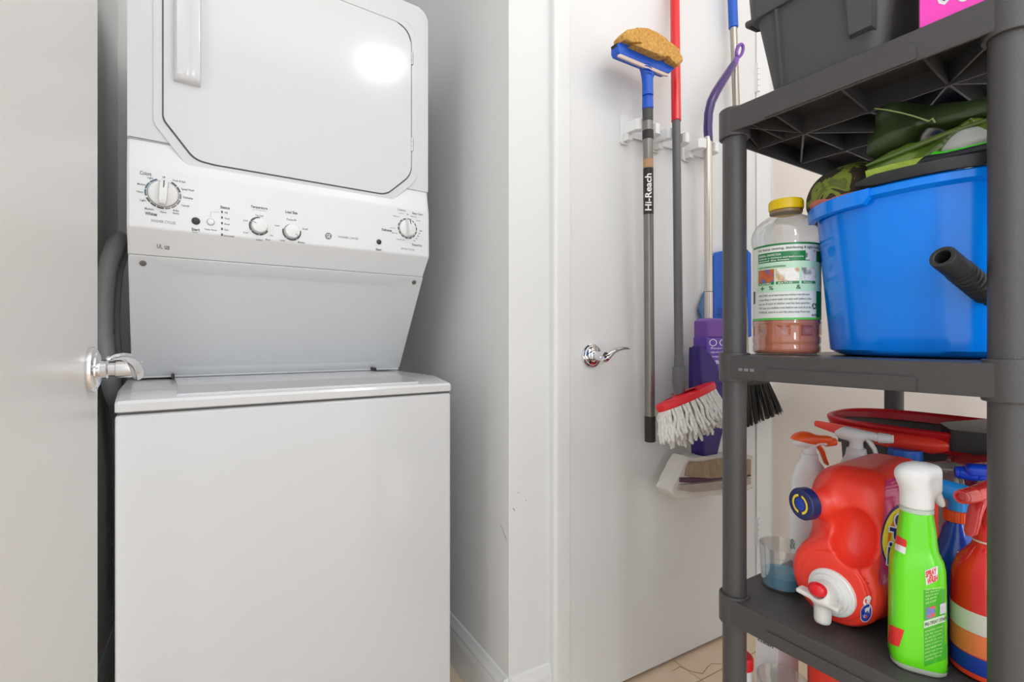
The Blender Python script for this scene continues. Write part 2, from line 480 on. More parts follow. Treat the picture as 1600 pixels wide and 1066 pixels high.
# door_1: the flush door the brooms hang on
D1Y = 1.085
g = G(); g.box(DX0, DX1, D1Y, D1Y+.04, .012, DH, .0015, 1)
door1 = struct(g.build('door_1', M_door), 'flush off white door behind the hanging mops')
lv = atY(923, 556, D1Y)
lever(door1, lambda a, o, u: (lv[0]+a, D1Y-o, lv[2]+u))
g = G(); g.box(DX0-.0015, DX0-.0003, D1Y-.001, D1Y+.02, lv[2]-.028, lv[2]+.028, .0006, 1); g.build('latch_plate', M_steel, door1)
for py in (120, 831, 1500):
    z = {120: atY(1180, 120, 1.078)[2], 831: atY(1182, 832, 1.078)[2], 1500: 1.08}[py]
    if py == 1500: continue
    g = G(); g.box(DX1-.004, DX1+.014, 1.078, 1.086, z-.05, z+.05, .001, 1); hg = g.build('hinge', M_trim, door1)
    g = G()
    for k in range(5):
        g.tube([(DX1+.0015, 1.075, z-.05+k*.02+.0008), (DX1+.0015, 1.075, z-.05+(k+1)*.02-.0008)], .0058, 10)
    g.build('hinge_knuckle', M_trim, hg)
# door_2: the door standing open along the left wall
g = G(); g.box(-.194, -.154, .205, .987, .012, DH, .0018, 2)
door2 = struct(g.build('door_2', M_door2), 'flush cream door standing open beside the white laundry unit')
lv2 = np.array([-.154, .927, .957])
lever(door2, lambda a, o, u: (-.154+o, lv2[1]-a, lv2[2]+u))
g = G()
for z in (.25, 1.0, 1.8): g.tube([(-.150, .2, z-.05), (-.150, .2, z+.05)], .006, 10)
g.build('hinge', M_steel, door2)

# the dome lamp on the ceiling
t = root('ceiling_light', (1.13, -.29, HC), 'round white dome lamp fixed to the ceiling', 'ceiling light')
g = G(); g.lathe([(.165, -.001), (.17, -.01), (.165, -.03), (.15, -.032)], 48); g.build('base', M_white, t)
g = G(); g.lathe([(.15, -.03), (.148, -.045), (.13, -.075), (.095, -.1), (.05, -.115), (.004, -.12)], 48, cap0=False)
g.build('diffuser', mat('lit_dome', (1, .97, .93, 1), .4, emit=LAMP_EMIT), t)

# ================================================================== THE LAUNDRY UNIT
LX, LY, LROT = -.154, 1.138, radians(4.44)
unit = root('laundry_unit', (LX, LY, 0), 'tall white stacked washer and dryer standing in the closet', 'washer dryer', LROT)
UW = .68
M_groove = mat('dark_groove', rgb(92, 92, 92), .7)
# washer cabinet
g = G(); g.box(0, UW, 0, .70, .025, .864, .008, 3); g.build('washer_cabinet', M_enamel, unit)
g = G(); g.box(.004, UW-.004, .005, .69, .862, .870); g.build('shadow_gap', M_groove, unit)
for fx in (.05, UW-.05):
    for fy in (.05, .64):
        g = G(); g.lathe([(.02, 0), (.02, .008), (.012, .01), (.012, .03)], 14, Matrix.Translation((fx, fy, 0))); g.build('foot', M_rubber, unit)
# washer top: a lip that chamfers back, loft along u
pr = [(.0, .868), (-.004, .870), (-.005, .884), (-.002, .8895), (.01, .8915), (.084, .903), (.70, .905), (.70, .868)]
def toprow(u, k):
    return [(u, v+k*(.084 if v < .02 else (.0 if v < .2 else 0))*0+ (k*.006 if v < .3 else 0), z-(k*.004 if z > .88 else 0)) for v, z in pr]
g = G(); g.loft([toprow(0, 1), toprow(.005, .2), toprow(.012, 0), toprow(UW-.012, 0), toprow(UW-.005, .2), toprow(UW, 1)])
top = g.build('washer_top', M_enamel, unit, ang=25)
g = G(); g.prism([(.093, .012), (.594, .012), (.590, .085), (.592, .40), (.095, .40), (.097, .085)], lambda a, b, h: (a, b, h+(.8905+.0125*min(1, max(0, (b-.0)/.084)))), -.004, .0035, .0015)
lid = g.build('washer_lid', M_enamel, unit, ang=25)
for px, py in ((285, 594), (583, 580)):
    g = G(); P0 = Vector((.093 if px < 400 else .594, .335, .906)); g.box(P0.x-.003, P0.x+.003, P0.y-.02, P0.y+.03, .9035, .917, .001, 1); g.build('lid_hinge', M_blackp, unit)
# dryer: sides and body behind the face
DU0, DU1 = .012, .684
prof = [(.351, .912), (.177, 1.181), (.137, 1.229), (.1345, 1.236), (.137, 1.352), (.1385, 1.362), (.147, 1.404), (.1475, 1.414)]
g = G(); g.prism([(v, z) for v, z in [(.70, .908), (.345, .908), (.352, .912), (.180, 1.178), (.70, 1.178)]], lambda a, b, h: (h, a, b), DU0+.004, DU1-.004)
g.box(DU0+.003, DU1-.003, .19, .70, 1.17, 1.915, .006, 2)
g.box(.09, .59, .37, .70, .89, .92)
g.build('dryer_body', M_enamel, unit)
# slanted panel with an embossed field
def sl(u, t, d=0.0):
    v = .352+(.178-.352)*t; z = .913+(1.179-.913)*t
    n = Vector((0, -.838, -.546))
    return (u, v+n.y*d, z+n.z*d)
g = G(); o = []
us = [(DU0+.010, DU0), ]
outer = lambda d, ins: [sl(DU0+.012+ins, ins/.32, d), sl(DU1-.020-ins, ins/.32, d), sl(DU1-ins, 1-ins/.32, d), sl(DU0+ins, 1-ins/.32, d)]
def rr(u0, u1, t0, t1, r, d, n=6):
    out = []; rt = r/.318
    for cu, ct, a0 in ((u1-r, t1-rt, 0), (u0+r, t1-rt, 90), (u0+r, t0+rt, 180), (u1-r, t0+rt, 270)):
        for k in range(n+1):
            a = radians(a0+90*k/n); out.append(sl(cu+r*cos(a), ct+rt*sin(a), d))
    return out
rings = [rr(DU0, DU1, 0, 1, .004, -.012), rr(DU0, DU1, 0, 1, .004, 0), rr(DU0+.004, DU1-.004, .01, .99, .004, .0015), rr(.088, .618, .068, .905, .034, .0015), rr(.112, .594, .130, .835, .022, -.0075)]
g.loft(rings)
slant = g.build('slanted_panel', M_enamel, unit, ang=28)
for u in (.037, .660):
    c = Vector(sl(u, .945, .0015)); n = Vector((0, -.838, -.546)); q = n.to_track_quat('Z', 'Y').to_matrix().to_4x4()
    g = G(); g.lathe([(.0065, 0), (.006, .0018), (.004, .0026), (.0018, .0022), (.0018, .001)], 16, Matrix.Translation(c) @ q); g.build('screw', mat('screw_steel', rgb(120, 118, 114), .4, .8), unit)
# control panel: profile lofted along u with eased ends
def prow(u, k): return [(u, v+k, z) for v, z in prof[1:]]+[(u, .24, 1.414), (u, .24, 1.181)]
g = G(); g.loft([prow(DU0-.001, .012), prow(DU0, .004), prow(DU0+.004, .001), prow(DU0+.012, 0), prow(DU1-.012, 0), prow(DU1-.004, .001), prow(DU1, .004), prow(DU1+.001, .012)])
panel = g.build('control_panel', M_enamel2, unit, ang=22)
# dryer front sheet
def rpoly(pts, n=8):
    """polygon with per-corner radii"""
    out = []; m = len(pts)
    for i in range(m):
        p = Vector(pts[i][:2]); r = pts[i][2]; a = Vector(pts[i-1][:2])-p; b = Vector(pts[(i+1) % m][:2])-p
        la, lb = a.length, b.length; a.normalize(); b.normalize()
        if r <= 0: out.append(tuple(p)); continue
        th = a.angle(b); d = min(r/math.tan(th/2), la*.48, lb*.48)
        A = p+a*d; B = p+b*d
        for k in range(n+1):
            t = k/n; out.append(tuple(A*(1-t)**2+p*2*t*(1-t)+B*t*t))
    return out
VF = .145
fz = lambda a, b, h: (a, VF-h, b)
g = G(); g.prism(rpoly([(DU0, 1.4145, .001), (DU1, 1.4145, .001), (DU1, 1.925, .035), (DU0, 1.925, .035)]), fz, -.06, 0, .0035, 3)
g.build('dryer_front', M_enamel, unit, ang=35)
DP = [(.0715, 1.464, .03), (.128, 1.390, .05), (.165, 1.386, .02), (.560, 1.386, .05), (.632, 1.452, .06), (.632, 1.858, .055), (.0715, 1.858, .055)]
def inset(pts, d):
    c = Vector((.352, 1.62)); hx, hz = .281, .236
    return [(c.x+(x-c.x)*(1-d/hx), c.y+(z-c.y)*(1-d/hz), r) for x, z, r in pts]
g = G(); g.prism(rpoly(inset(DP, -.016)), fz, -.01, .0035, .0035, 4); g.build('door_bezel', M_enamel, unit, ang=35)
g = G(); g.prism(rpoly(inset(DP, -.0012)), fz, -.01, .0042, 0); g.build('door_groove', M_groove, unit)
g = G(); g.prism(rpoly(inset(DP, .0017)), fz, -.01, .0065, .0035, 4); ddoor = g.build('dryer_door', M_enamel, unit, ang=35)
# pull handle
g = G(); rings = []
for z, dd in ((1.549, .0), (1.5505, .010), (1.556, .0175), (1.57, .021), (1.60, .0215), (1.74, .0215), (1.775, .0205), (1.79, .015), (1.797, .0)):
    rings.append([(u, VF-.006-dd*f-.0005, z) for u, f in ((.0905, 0), (.0908, .55), (.096, .90), (.106, .80), (.120, .88), (.132, 1.0), (.1372, .92), (.1388, .5), (.139, 0))])
g.loft(rings, closed=False, cap0=False, cap1=False)
g.build('door_pull', M_enamel, ddoor, ang=40)
for z in (1.773, 1.536):
    g = G()
    for k in range(3): g.tube([(.6335, VF-.0055, z-.018+k*.012), (.6335, VF-.0055, z-.018+k*.012+.0112)], .0032, 8)
    g.build('door_hinge', M_steel, ddoor)

# dials ---------------------------------------------------------------------
Lp = np.array([LX, LY, 0]); uu = np.array([cos(LROT), sin(LROT), 0]); nn = np.array([-sin(LROT), cos(LROT), 0])
def pv(z): return .1345+(z-1.236)*(.137-.1345)/(1.352-1.236)
def uz(px, py, v=.1355):
    r = ray(px, py); P0 = Lp+nn*v; t = ((P0-O0)@nn)/(r@nn); p = r*t+O0-Lp
    return p@uu, p[2]
def arc_mark(name, c, r0, r1, a0, a1, m, parent, off=.0004):
    g = G(); n = max(2, int(abs(a1-a0)/6)); L = []
    for i in range(n+1):
        t = radians(a0+(a1-a0)*i/n)
        for r in (r0, r1):
            z = c[1]+r*sin(t); L.append((c[0]+r*cos(t), pv(z)-off, z))
    g.add(L, [(2*i, 2*i+1, 2*i+3, 2*i+2) for i in range(n)])
    return g.build(name, m, parent, smooth=False)
def dial_body(c, prof):
    M = Matrix.Translation((c[0], pv(c[1]), c[1])) @ Matrix.Rotation(pi/2, 4, 'X')
    return M
def dial(c, r, kind, rot=0):
    M = dial_body(c, None)
    g = G()
    if kind == 'bar':
        g.lathe([(r, 0), (r, .003), (r*.97, .005), (r*.8, .0075), (r*.3, .009), (.0005, .009)], 40, M)
    else:
        g.lathe([(r, 0), (r*.98, .002), (r*.95, .011), (r*.90, .0135), (r*.8, .0145), (.0005, .0150)], 40, M)
    d = g.build('dial', M_white, panel, ang=40)
    g = G(); g.lathe([(r*1.045, -.001), (r*1.045, .0006), (r*.99, .0006)], 40, M); g.build('dial_gap', M_groove, panel)
    if kind == 'bar':
        g = G(); R = M @ Matrix.Rotation(rot, 4, 'Z')
        wv = r*.31
        bm_rings = []
        for yy, hh, ww in ((-r*.93, .010, .75), (-r*.9, .019, .85), (-r*.6, .0245, 1), (r*.3, .0245, 1.0), (r*.8, .0215, 1.0), (r*.94, .012, .8)):
            bm_rings.append([(-wv*ww, yy, .004), (-wv*ww*.96, yy, hh-.003), (-wv*ww*.75, yy, hh), (wv*ww*.75, yy, hh), (wv*ww*.96, yy, hh-.003), (wv*ww, yy, .004)])
        q = G(); q.loft(bm_rings); g.add(q.v, q.f, R)
        g.build('dial_grip', M_white, panel, ang=40)
        g = G(); g.box(-.0008, .0008, r*.30, r*.86, .0212, .0252, M=R); g.build('pointer', M_ink, panel)
    else:
        R = M @ Matrix.Rotation(rot, 4, 'Z')
        g = G(); g.box(-.0005, .0005, r*.50, r*.86, .0125, .0150, M=R); g.build('pointer', M_ink, panel)
    return d
c1 = uz(255, 303); dial(c1, .0265, 'bar', radians(-4))
for a0, a1, m in ((110, 138, M_inkb), (141, 168, M_inkb), (171, 196, M_inkb), (203, 222, M_ink), (225, 246, M_ink), (249, 272, M_ink), (40, 62, M_ink), (15, 37, M_ink), (-12, 10, M_inkl), (-38, -16, M_inkl), (-62, -42, M_inkl), (-84, -66, M_inkl)):
    arc_mark('cycle_mark', c1, .0288, .0320, a0, a1, m, panel)
c2 = uz(404.8, 353.6); dial(c2, .0172, 'round', radians(65))
arc_mark('cycle_mark', c2, .0184, .0212, 84, 150, M_ink, panel); arc_mark('cycle_mark', c2, .0184, .0212, 154, 215, M_ink, panel)
arc_mark('cycle_mark', c2, .0184, .0212, 219, 268, M_ink, panel); arc_mark('cycle_mark', c2, .0184, .0212, 272, 300, M_ink, panel); arc_mark('cycle_mark', c2, .0184, .0212, 304, 334, M_ink, panel)
c3 = uz(455.8, 362.3); dial(c3, .0172, 'round', radians(-135))
arc_mark('cycle_mark', c3, .0184, .0212, 165, 232, M_ink, panel); arc_mark('cycle_mark', c3, .0184, .0212, 236, 302, M_ink, panel); arc_mark('cycle_mark', c3, .0184, .0212, 306, 372, M_ink, panel)
c4 = uz(636.8, 357.2); dial(c4, .0235, 'bar', radians(5))
for k in range(14): arc_mark('cycle_mark', c4, .0252, .0278, 100+k*25.5, 100+k*25.5+19, M_ink, panel)
# buttons, lamps, print
for (px, py), r, m, nm in (((306, 345.6), .0072, M_blackp, 'start_button'), ((592, 378.2), .0060, M_blackp, 'start_button'), ((329.2, 347.2), .0066, M_white, 'rinse_button')):
    c = uz(px, py); M = dial_body(c, None)
    g = G(); g.lathe([(r*1.0, 0), (r, .002), (r*.9, .0035), (r*.6, .0042), (.0003, .0045)], 24, M); g.build(nm, m, panel)
    arc_mark('button_ring', c, r*1.02, r*1.14, 0, 360, M_inkl if m is M_white else M_groove, panel)
for y in (331.3, 340.1, 349.0, 358.0, 367.0):
    c = uz(346.8, y); g = G(); g.box(c[0]-.0016, c[0]+.0016, pv(c[1])-.0005, pv(c[1])+.0005, c[1]-.0026, c[1]+.0026); g.build('status_lamp', M_ink, panel)
for a, b in (((329.2, 339.5), (329.2, 331.0)), ((329.2, 331.0), (342.5, 331.4))):
    p, q = uz(*a), uz(*b); g = G(); g.tube([(p[0], pv(p[1]), p[1]), (q[0], pv(q[1]), q[1])], .0003, 4); g.build('guide_line', M_inkl, panel)
def ptext(s, xc, yc, wd, h, m=M_ink, bold=.012):
    k = (531-yc)/(1920-xc)
    q = [(xc-wd/2, yc+h/2-k*wd/2), (xc+wd/2, yc+h/2+k*wd/2), (xc+wd/2, yc-h/2+k*wd/2), (xc-wd/2, yc-h/2-k*wd/2)]
    decal('lettering', panel, text_geo(s, bold), q, m, .0003)
for a in [('Colors', 227.5, 271, 18, 6, M_inkb, .02), ('Light', 235, 278.5, 9, 4), ('Medium', 221, 288, 13, 3.2), ('Heavy', 218.5, 300, 10.5, 4), ('Light', 223.4, 313.5, 9.5, 4),
          ('Medium', 233, 326.5, 14, 3.2), ('Heavy', 255.3, 332, 10, 4), ('Whites', 236, 334.3, 19, 5.2, M_ink, .03), ('Bulky', 275, 329.6, 9, 3.6), ('Items', 275, 333.4, 9.5, 3.2),
          ('Casuals', 289.5, 321.4, 12.5, 3.2), ('Delicates', 293.8, 309.3, 15, 3.4), ('Speed Wash', 293.4, 297, 20, 4), ('Drain & Spin', 280, 283.6, 20, 4), ('Off', 255.7, 277, 5, 3),
          ('WASHER CYCLES', 255, 346.7, 39, 4.2, M_inkl), ('Start', 305.8, 358.7, 13, 4.6, M_ink, .03), ('Pause', 304.9, 362.8, 9, 2.2, M_inkl), ('Deep Rinse', 329.2, 359.3, 19, 3.2),
          ('Status', 351.7, 324.5, 15, 4.4, M_ink, .03), ('Fill', 353.2, 332.6, 4.5, 3), ('Wash', 354.8, 341.8, 8, 2.8), ('Rinse', 354.7, 350.4, 8, 2.8), ('Spin', 353.9, 359.6, 6.5, 3.4), ('Lid Locked', 358, 368.8, 16, 2.8),
          ('Temperature', 404.8, 324.8, 26, 4.8, M_ink, .03), ('(Rinse is always cold)', 405, 328.6, 20, 1.8, M_inkl), ('Tap Cold', 405.2, 337.4, 12.5, 3.2), ('Cold', 383.8, 344.6, 7, 2.8), ('Cool', 383.8, 363.4, 7, 2.8),
          ('Colors', 404.8, 374.8, 9, 2.6), ('Warm', 418.4, 374.4, 8, 2.6), ('Hot', 424.2, 368, 5, 2.6),
          ('Load Size', 455.3, 331.9, 18.5, 4.6, M_ink, .03), ('Precise Fill', 455.3, 343.6, 14.5, 2.8), ('Super', 433.6, 353, 8, 2.8), ('Small', 476.6, 358, 8, 2.8), ('Large', 441.4, 375.8, 8, 3.2), ('Medium', 470.8, 378.8, 11, 2.8),
          ('WASHER | DRYER', 544, 372.2, 32, 4, M_inkl), ('Start', 591.7, 390, 9, 3.6, M_ink, .03), ('Cottons', 627.5, 328.2, 12.5, 3.4, M_inkb), ('Easy Care', 652.3, 334.7, 16, 4.4, M_ink, .02),
          ('Delicates', 604.4, 359.6, 16, 3.8, M_ink, .03), ('Timed Dry', 651.3, 383.8, 16, 4.2, M_ink, .03), ('DRYER CYCLES', 637, 389.6, 21, 2.8, M_inkl),
          ('More Dry', 619.4, 338.4, 9, 2.4), ('Less Dry', 626.8, 333.8, 8, 2.0, M_inkl), ('More Dry', 646.6, 338.9, 9, 2.4), ('Off', 636.7, 335.4, 3.4, 2.0), ('Less Dry', 653.8, 345.3, 7, 2.0), ('60', 657.5, 361, 4.2, 2.4), ('50', 655, 365.2, 3, 2), ('40', 653, 369, 3, 2),
          ('30', 650.6, 373, 3, 2), ('20', 647.4, 376.2, 3, 2), ('More Dry', 617, 364.6, 8.5, 2.4), ('Less Dry', 613.4, 356.4, 8, 2, M_inkl), ('Touch Up', 625.6, 374.6, 13, 2.6)]:
    ptext(*a)
gq = lambda r: [(513.1-r, 368.8+r), (513.1+r, 368.8+r*1.1), (513.1+r, 368.8-r*.9), (513.1-r, 368.8-r)]
decal('logo_disc', panel, disc_geo(0, .5), gq(5.4), M_ink, .0003)
decal('logo_ring', panel, disc_geo(.40, .44), gq(5.4), M_white, .0006)
decal('logo_letters', panel, text_geo('GE', .03), gq(3.0), M_white, .0006)
decal('mark', panel, text_geo('UL', .03), [(245, 387.5), (254, 389), (254, 382.5), (245, 381)], M_inkl, .0004)
decal('mark', panel, text_geo('us', .03), [(257, 389.5), (265, 390.6), (265, 384.6), (257, 383.4)], M_inkl, .0004)

# corrugated drain hose between the unit and the closet wall
hose = [(-.018, .54, 1.27), (-.022, .43, 1.235), (-.038, .40, 1.17), (-.043, .40, 1.08), (-.043, .40, 1.0), (-.034, .40, .93), (-.028, .45, .87), (-.024, .58, .82), (-.024, .68, .60), (-.024, .68, .20)]
HP = []
for k in range(len(hose)-1):
    a, b = np.array(hose[k]), np.array(hose[k+1]); nseg = max(2, int(np.linalg.norm(b-a)/.004))
    HP += [a+(b-a)*i/nseg for i in range(nseg)]
HPs = [sum(HP[max(0, i-9):i+10])/len(HP[max(0, i-9):i+10]) for i in range(len(HP))]
t = root('drain_hose', (LX, LY, 0), 'grey corrugated drain hose hanging beside the dryer, in the closet', 'hose', LROT)
g = G(); g.tube(HPs, [.021 if i % 2 else .0185 for i in range(len(HPs))], 14); g.build('hose_pipe', mat('grey_hose', rgb(150, 150, 150), .5), t, ang=80)
g = G(); g.tube([p+np.array([.020, .045, .0]) for p in HPs[14:-60:6]], .009, 12); g.build('supply_pipe', mat('grey_hose', rgb(150, 150, 150), .5), t)

# ================================================================== THE SHELVING UNIT
FLX, FLY, SROT = .769, .548, radians(1.95)
SDY, SDX = .3446, .633                      # leg spacing across and along
ZT = [.150, .562, .974, 1.389]
ST = .040
def S(x, y, z=0.0):
    return np.array([FLX+x*cos(SROT)-y*sin(SROT), FLY+x*sin(SROT)+y*cos(SROT), z])
def slat(px, py, z):
    p = atZ(px, py, z)-np.array([FLX, FLY, 0]); return p[0]*cos(SROT)+p[1]*sin(SROT), -p[0]*sin(SROT)+p[1]*cos(SROT)
su = root('shelving_unit', (FLX, FLY, 0), 'charcoal four tier plastic shelving unit with round posts, loaded with cleaning supplies', 'shelving unit', SROT)
CR = .0235
corners = [(0, 0), (0, -SDY), (SDX, -SDY), (SDX, 0)]
def rim(r, z, n=8):
    out = []
    for (x, y), a0 in (((SDX, 0), 0), ((0, 0), 90), ((0, -SDY), 180), ((SDX, -SDY), 270)):
        for k in range(n+1):
            a = radians(a0+90*k/n); out.append((x+r*cos(a), y+r*sin(a), z))
    return out
for k, (x, y) in enumerate(corners):
    prev = 0.0
    g = G(); g.lathe([(.0185, .004), (.0192, .006), (.0192, ZT[3]-.012), (.0192, ZT[3]-.004)], 28, Matrix.Translation((x, y, 0))); g.build('post', M_shelf, su)
    g = G(); g.lathe([(.022, 0), (.022, .03), (.0195, .034)], 28, Matrix.Translation((x, y, 0))); g.build('post_foot', M_shelf, su)
M_shelfin = M_shelf
for ti, z in enumerate(ZT):
    g = G()
    # deck and skirt as one open-bottomed tray
    g.loft([rim(CR-.004, z), rim(CR-.0012, z-.0006), rim(CR, z-.002), rim(CR, z-ST+.0015), rim(CR-.001, z-ST), rim(CR-.004, z-ST), rim(CR-.0045, z-.006)], True, True)
    sh = g.build('shelf', M_shelf, su, ang=40)
    for x, y in corners:
        g = G()
        g.lathe([(.0200, z+.0035), (.0238, z+.0035), (.0248, z+.002), (.0248, z-ST-.003), (.0238, z-ST-.0045), (.0198, z-ST-.0045), (.0198, z+.0035)], 32, Matrix.Translation((x, y, 0)), False, False)
        g.build('post_sleeve', M_shelf, sh, ang=40)
    # ribs under the deck
    g = G(); zb = z-ST+.006; zt = z-.005
    def rib(x0, y0, x1, y1, za=None, zb2=None, th=.0016):
        a = Vector((x0, y0, 0)); b = Vector((x1, y1, 0)); d = (b-a).normalized(); nrm = Vector((-d.y, d.x, 0))*th
        za = zb if za is None else za; zb2 = zb if zb2 is None else zb2
        q = [a-nrm, b-nrm, b+nrm, a+nrm]
        lo = [za, zb2, zb2, za]
        v = [(p.x, p.y, l) for p, l in zip(q, lo)]+[(p.x, p.y, zt) for p in q]
        g.add(v, [(0, 1, 2, 3), (4, 7, 6, 5), (0, 4, 5, 1), (1, 5, 6, 2), (2, 6, 7, 3), (3, 7, 4, 0)])
    xs = [.10, .245, .388, .533]; ys = [-.064, -.163, -.260]
    for x in xs: rib(x, -SDY-.018, x, .018, zb-.002, zb-.002)
    for y in ys:
        rib(-.018, y, .10, y, z-.020, zb-.002)
        rib(.10, y, SDX-.10, y); rib(SDX-.10, y, SDX+.018, y, zb-.002, z-.020)
    for sx in (0, 1):
        X = (lambda x: x) if not sx else (lambda x: SDX-x)
        rib(X(.016), -.004, X(.10), -.064, z-.022); rib(X(.016), -SDY+.004, X(.10), -.260, z-.022)
        rib(X(.02), .003, X(.10), .016, z-.016); rib(X(.012), -.018, X(.10), -.03, z-.020)
        rib(X(.10), -.064, X(.245), .016); rib(X(.10), -.064, X(.245), -.163); rib(X(.10), -.260, X(.245), -.163); rib(X(.10), -.26, X(.245), -SDY-.016)
    for x in xs:
        for y in ys: g.tube([(x, y, zb-.003), (x, y, zt)], .0032, 8)
    g.build('rib_lattice', M_shelf, sh, smooth=False)
    # raised label strip along the long rim's lower half
    r0 = []
    for yy in (-.082, -.262):
        pass
    g = G(); g.prism(rpoly([(-.265, z-ST+.0015, .001), (-.068, z-ST+.0015, .001), (-.068, z-ST*.50, .007), (-.265, z-ST*.50, .007)]), lambda a, b, h: (-CR-h, a, b), -.002, .0022, .0012, 2)
    g.build('label_strip', M_shelf, sh, ang=40)
g = G()
for k in range(3): g.box(-CR-.0012, -CR+.001, -.030-k*.010, -.023-k*.010, ZT[2]-.026, ZT[2]-.021, .0006, 1)
g.build('moulded_mark', mat('worn_resin', rgb(120, 120, 124), .4), su)

# ------------------------------------------------------------------ on the top shelf
ZS = ZT[3]+.0006
def sroot(name, x, y, z, label, cat, rz=0.0, group=None):
    return root(name, tuple(S(x, y, z)), label, cat, SROT+rz, group)
t = sroot('storage_tote', -.004, -.064, ZS, 'black plastic storage tote standing on the top shelf', 'storage box')
def tote_ring(ins, z, r=.022, n=5):
    W, L = .158, .40; out = []
    x0, x1, y0, y1 = -ins, L+ins, -W-ins, ins
    for cx, cy, a0 in ((x1-r, y1-r, 0), (x0+r, y1-r, 90), (x0+r, y0+r, 180), (x1-r, y0+r, 270)):
        for k in range(n+1):
            a = radians(a0+90*k/n); out.append((cx+r*cos(a), cy+r*sin(a), z))
    return out
g = G(); g.loft([tote_ring(-.006, 0), tote_ring(0, .006), tote_ring(.017, .122), tote_ring(.0175, .1225), tote_ring(.023, .123), tote_ring(.025, .126), tote_ring(.028, .176), tote_ring(.031, .178), tote_ring(.031, .195), tote_ring(.027, .2)], True, True)
g.build('tote_body', M_tote, t, ang=35)
def xf(z): return -.002-.017*z/.122
for y in (-.023,):
    g = G(); g.loft([[(xf(0)+.003, y-.003, .004), (xf(0)-.002, y-.002, .004), (xf(0)-.002, y+.002, .004), (xf(0)+.003, y+.003, .004)], [(xf(.122)+.003, y-.003, .122), (xf(.122)-.003, y-.002, .122), (xf(.122)-.003, y+.002, .122), (xf(.122)+.003, y+.003, .122)]]); g.build('corner_rib', M_tote, t, ang=30)
g = G(); g.loft([[(xf(0)+.003, -.118, .03), (xf(.03)-.006, -.121, .034), (xf(.03)-.006, -.148, .034), (xf(0)+.003, -.151, .03)], [(xf(.122)+.003, -.118, .122), (xf(.122)-.008, -.121, .122), (xf(.122)-.008, -.155, .122), (xf(.122)+.003, -.158, .122)]]); g.build('corner_pillar', M_tote, t, ang=30)
g = G(); g.tube([(-.012, .018, .128), (-.012, .030, .129), (-.006, .033, .131), (.02, .033, .133), (.03, .022, .134)], .0045, 10); g.build('lid_latch', M_tote, t)
g = G(); g.loft([tote_ring(.034, .196), tote_ring(.037, .198), tote_ring(.037, .212), tote_ring(.033, .216), tote_ring(.01, .222)], True, True); g.build('tote_lid', M_tote, t, ang=40)

t = sroot('pink_box', -.012, -.3495, ZS, 'bright pink cardboard box with white lettering on the top shelf', 'box')
g = G(); g.box(0, .2, 0, .086, 0, .26, .0012, 1); pbx = g.build('carton', mat('hot_pink_print', rgb(246, 70, 190), .45), t)
def flatlet(s, y0, z0, h, wd, m, off, bold=.04):
    v, f = text_geo(s, bold); gg = G(); gg.add([(-off, y0-a*wd, z0+b*h) for a, b in v], f); return gg.build('lettering', m, t, smooth=False)
flatlet('O', .0705, .0190, .066, .021, M_white, .0004, .06); flatlet('O', .0670, .0235, .057, .014, mat('blue_print', rgb(40, 60, 150), .5), .0008, .02)
flatlet('S', .0490, .0125, .066, .017, M_white, .0004, .06)

t = sroot('dark_slab', .02, -.2615, ZS, 'thin dark slab filling the gap between the tote and the pink box', 'box')
g = G(); g.box(0, .25, 0, .0105, 0, .10, .003, 2); g.build('slab_body', M_tote, t)  # thin dark slab that fills the dark gap beside the tote

# ------------------------------------------------------------------ on the middle shelf
ZM = ZT[2]+.0006
# clear bottle of cleaner
p = atD(1228, 500, .893)
t = root('cleaner_bottle', (p[0], p[1], ZM), 'clear cleaner bottle with yellow cap and green label, a little amber liquid left', 'bottle', SROT+radians(5))
R0 = .0568
BPF = [(.048, 0), (.0525, .003), (.0535, .008), (.0535, .0135), (.0520, .0165), (.0535, .0195), (.0540, .028), (.0525, .031), (.0525, .048), (.0545, .0525), (.0548, .055), (.0535, .057), (.0535, .190), (.0548, .194), (.0562, .202), (.0560, .209), (.0540, .218), (.048, .2285), (.038, .2375), (.029, .243), (.0245, .246), (.0225, .249), (.0225, .258)]
def bulge(prof, amp=.0):
    g = G(); n = 48; rings = []
    for r, z in prof:
        rings.append([(r*cos(2*pi*i/n), r*sin(2*pi*i/n), z) for i in range(n)])
    return g.loft(rings, True, False)
M_clear = clear_mat('clear_plastic', (.93, .94, .94, 1), .07, .10)
bulge(BPF).build('bottle_body', M_clear, t, ang=60)
M_amber = bpy.data.materials.new('amber_liquid'); M_amber.use_nodes = True
b = M_amber.node_tree.nodes['Principled BSDF']; b.inputs['Base Color'].default_value = rgb(236, 122, 58); b.inputs['Transmission Weight'].default_value = .30; b.inputs['Roughness'].default_value = .12; b.inputs['IOR'].default_value = 1.2
g = G(); g.lathe([(r-.0018, z+.0015) for r, z in BPF if z < .058]+[(.0510, .0560), (.0510, .068)], 40); g.build('cleaner_liquid', M_amber, t, ang=60)
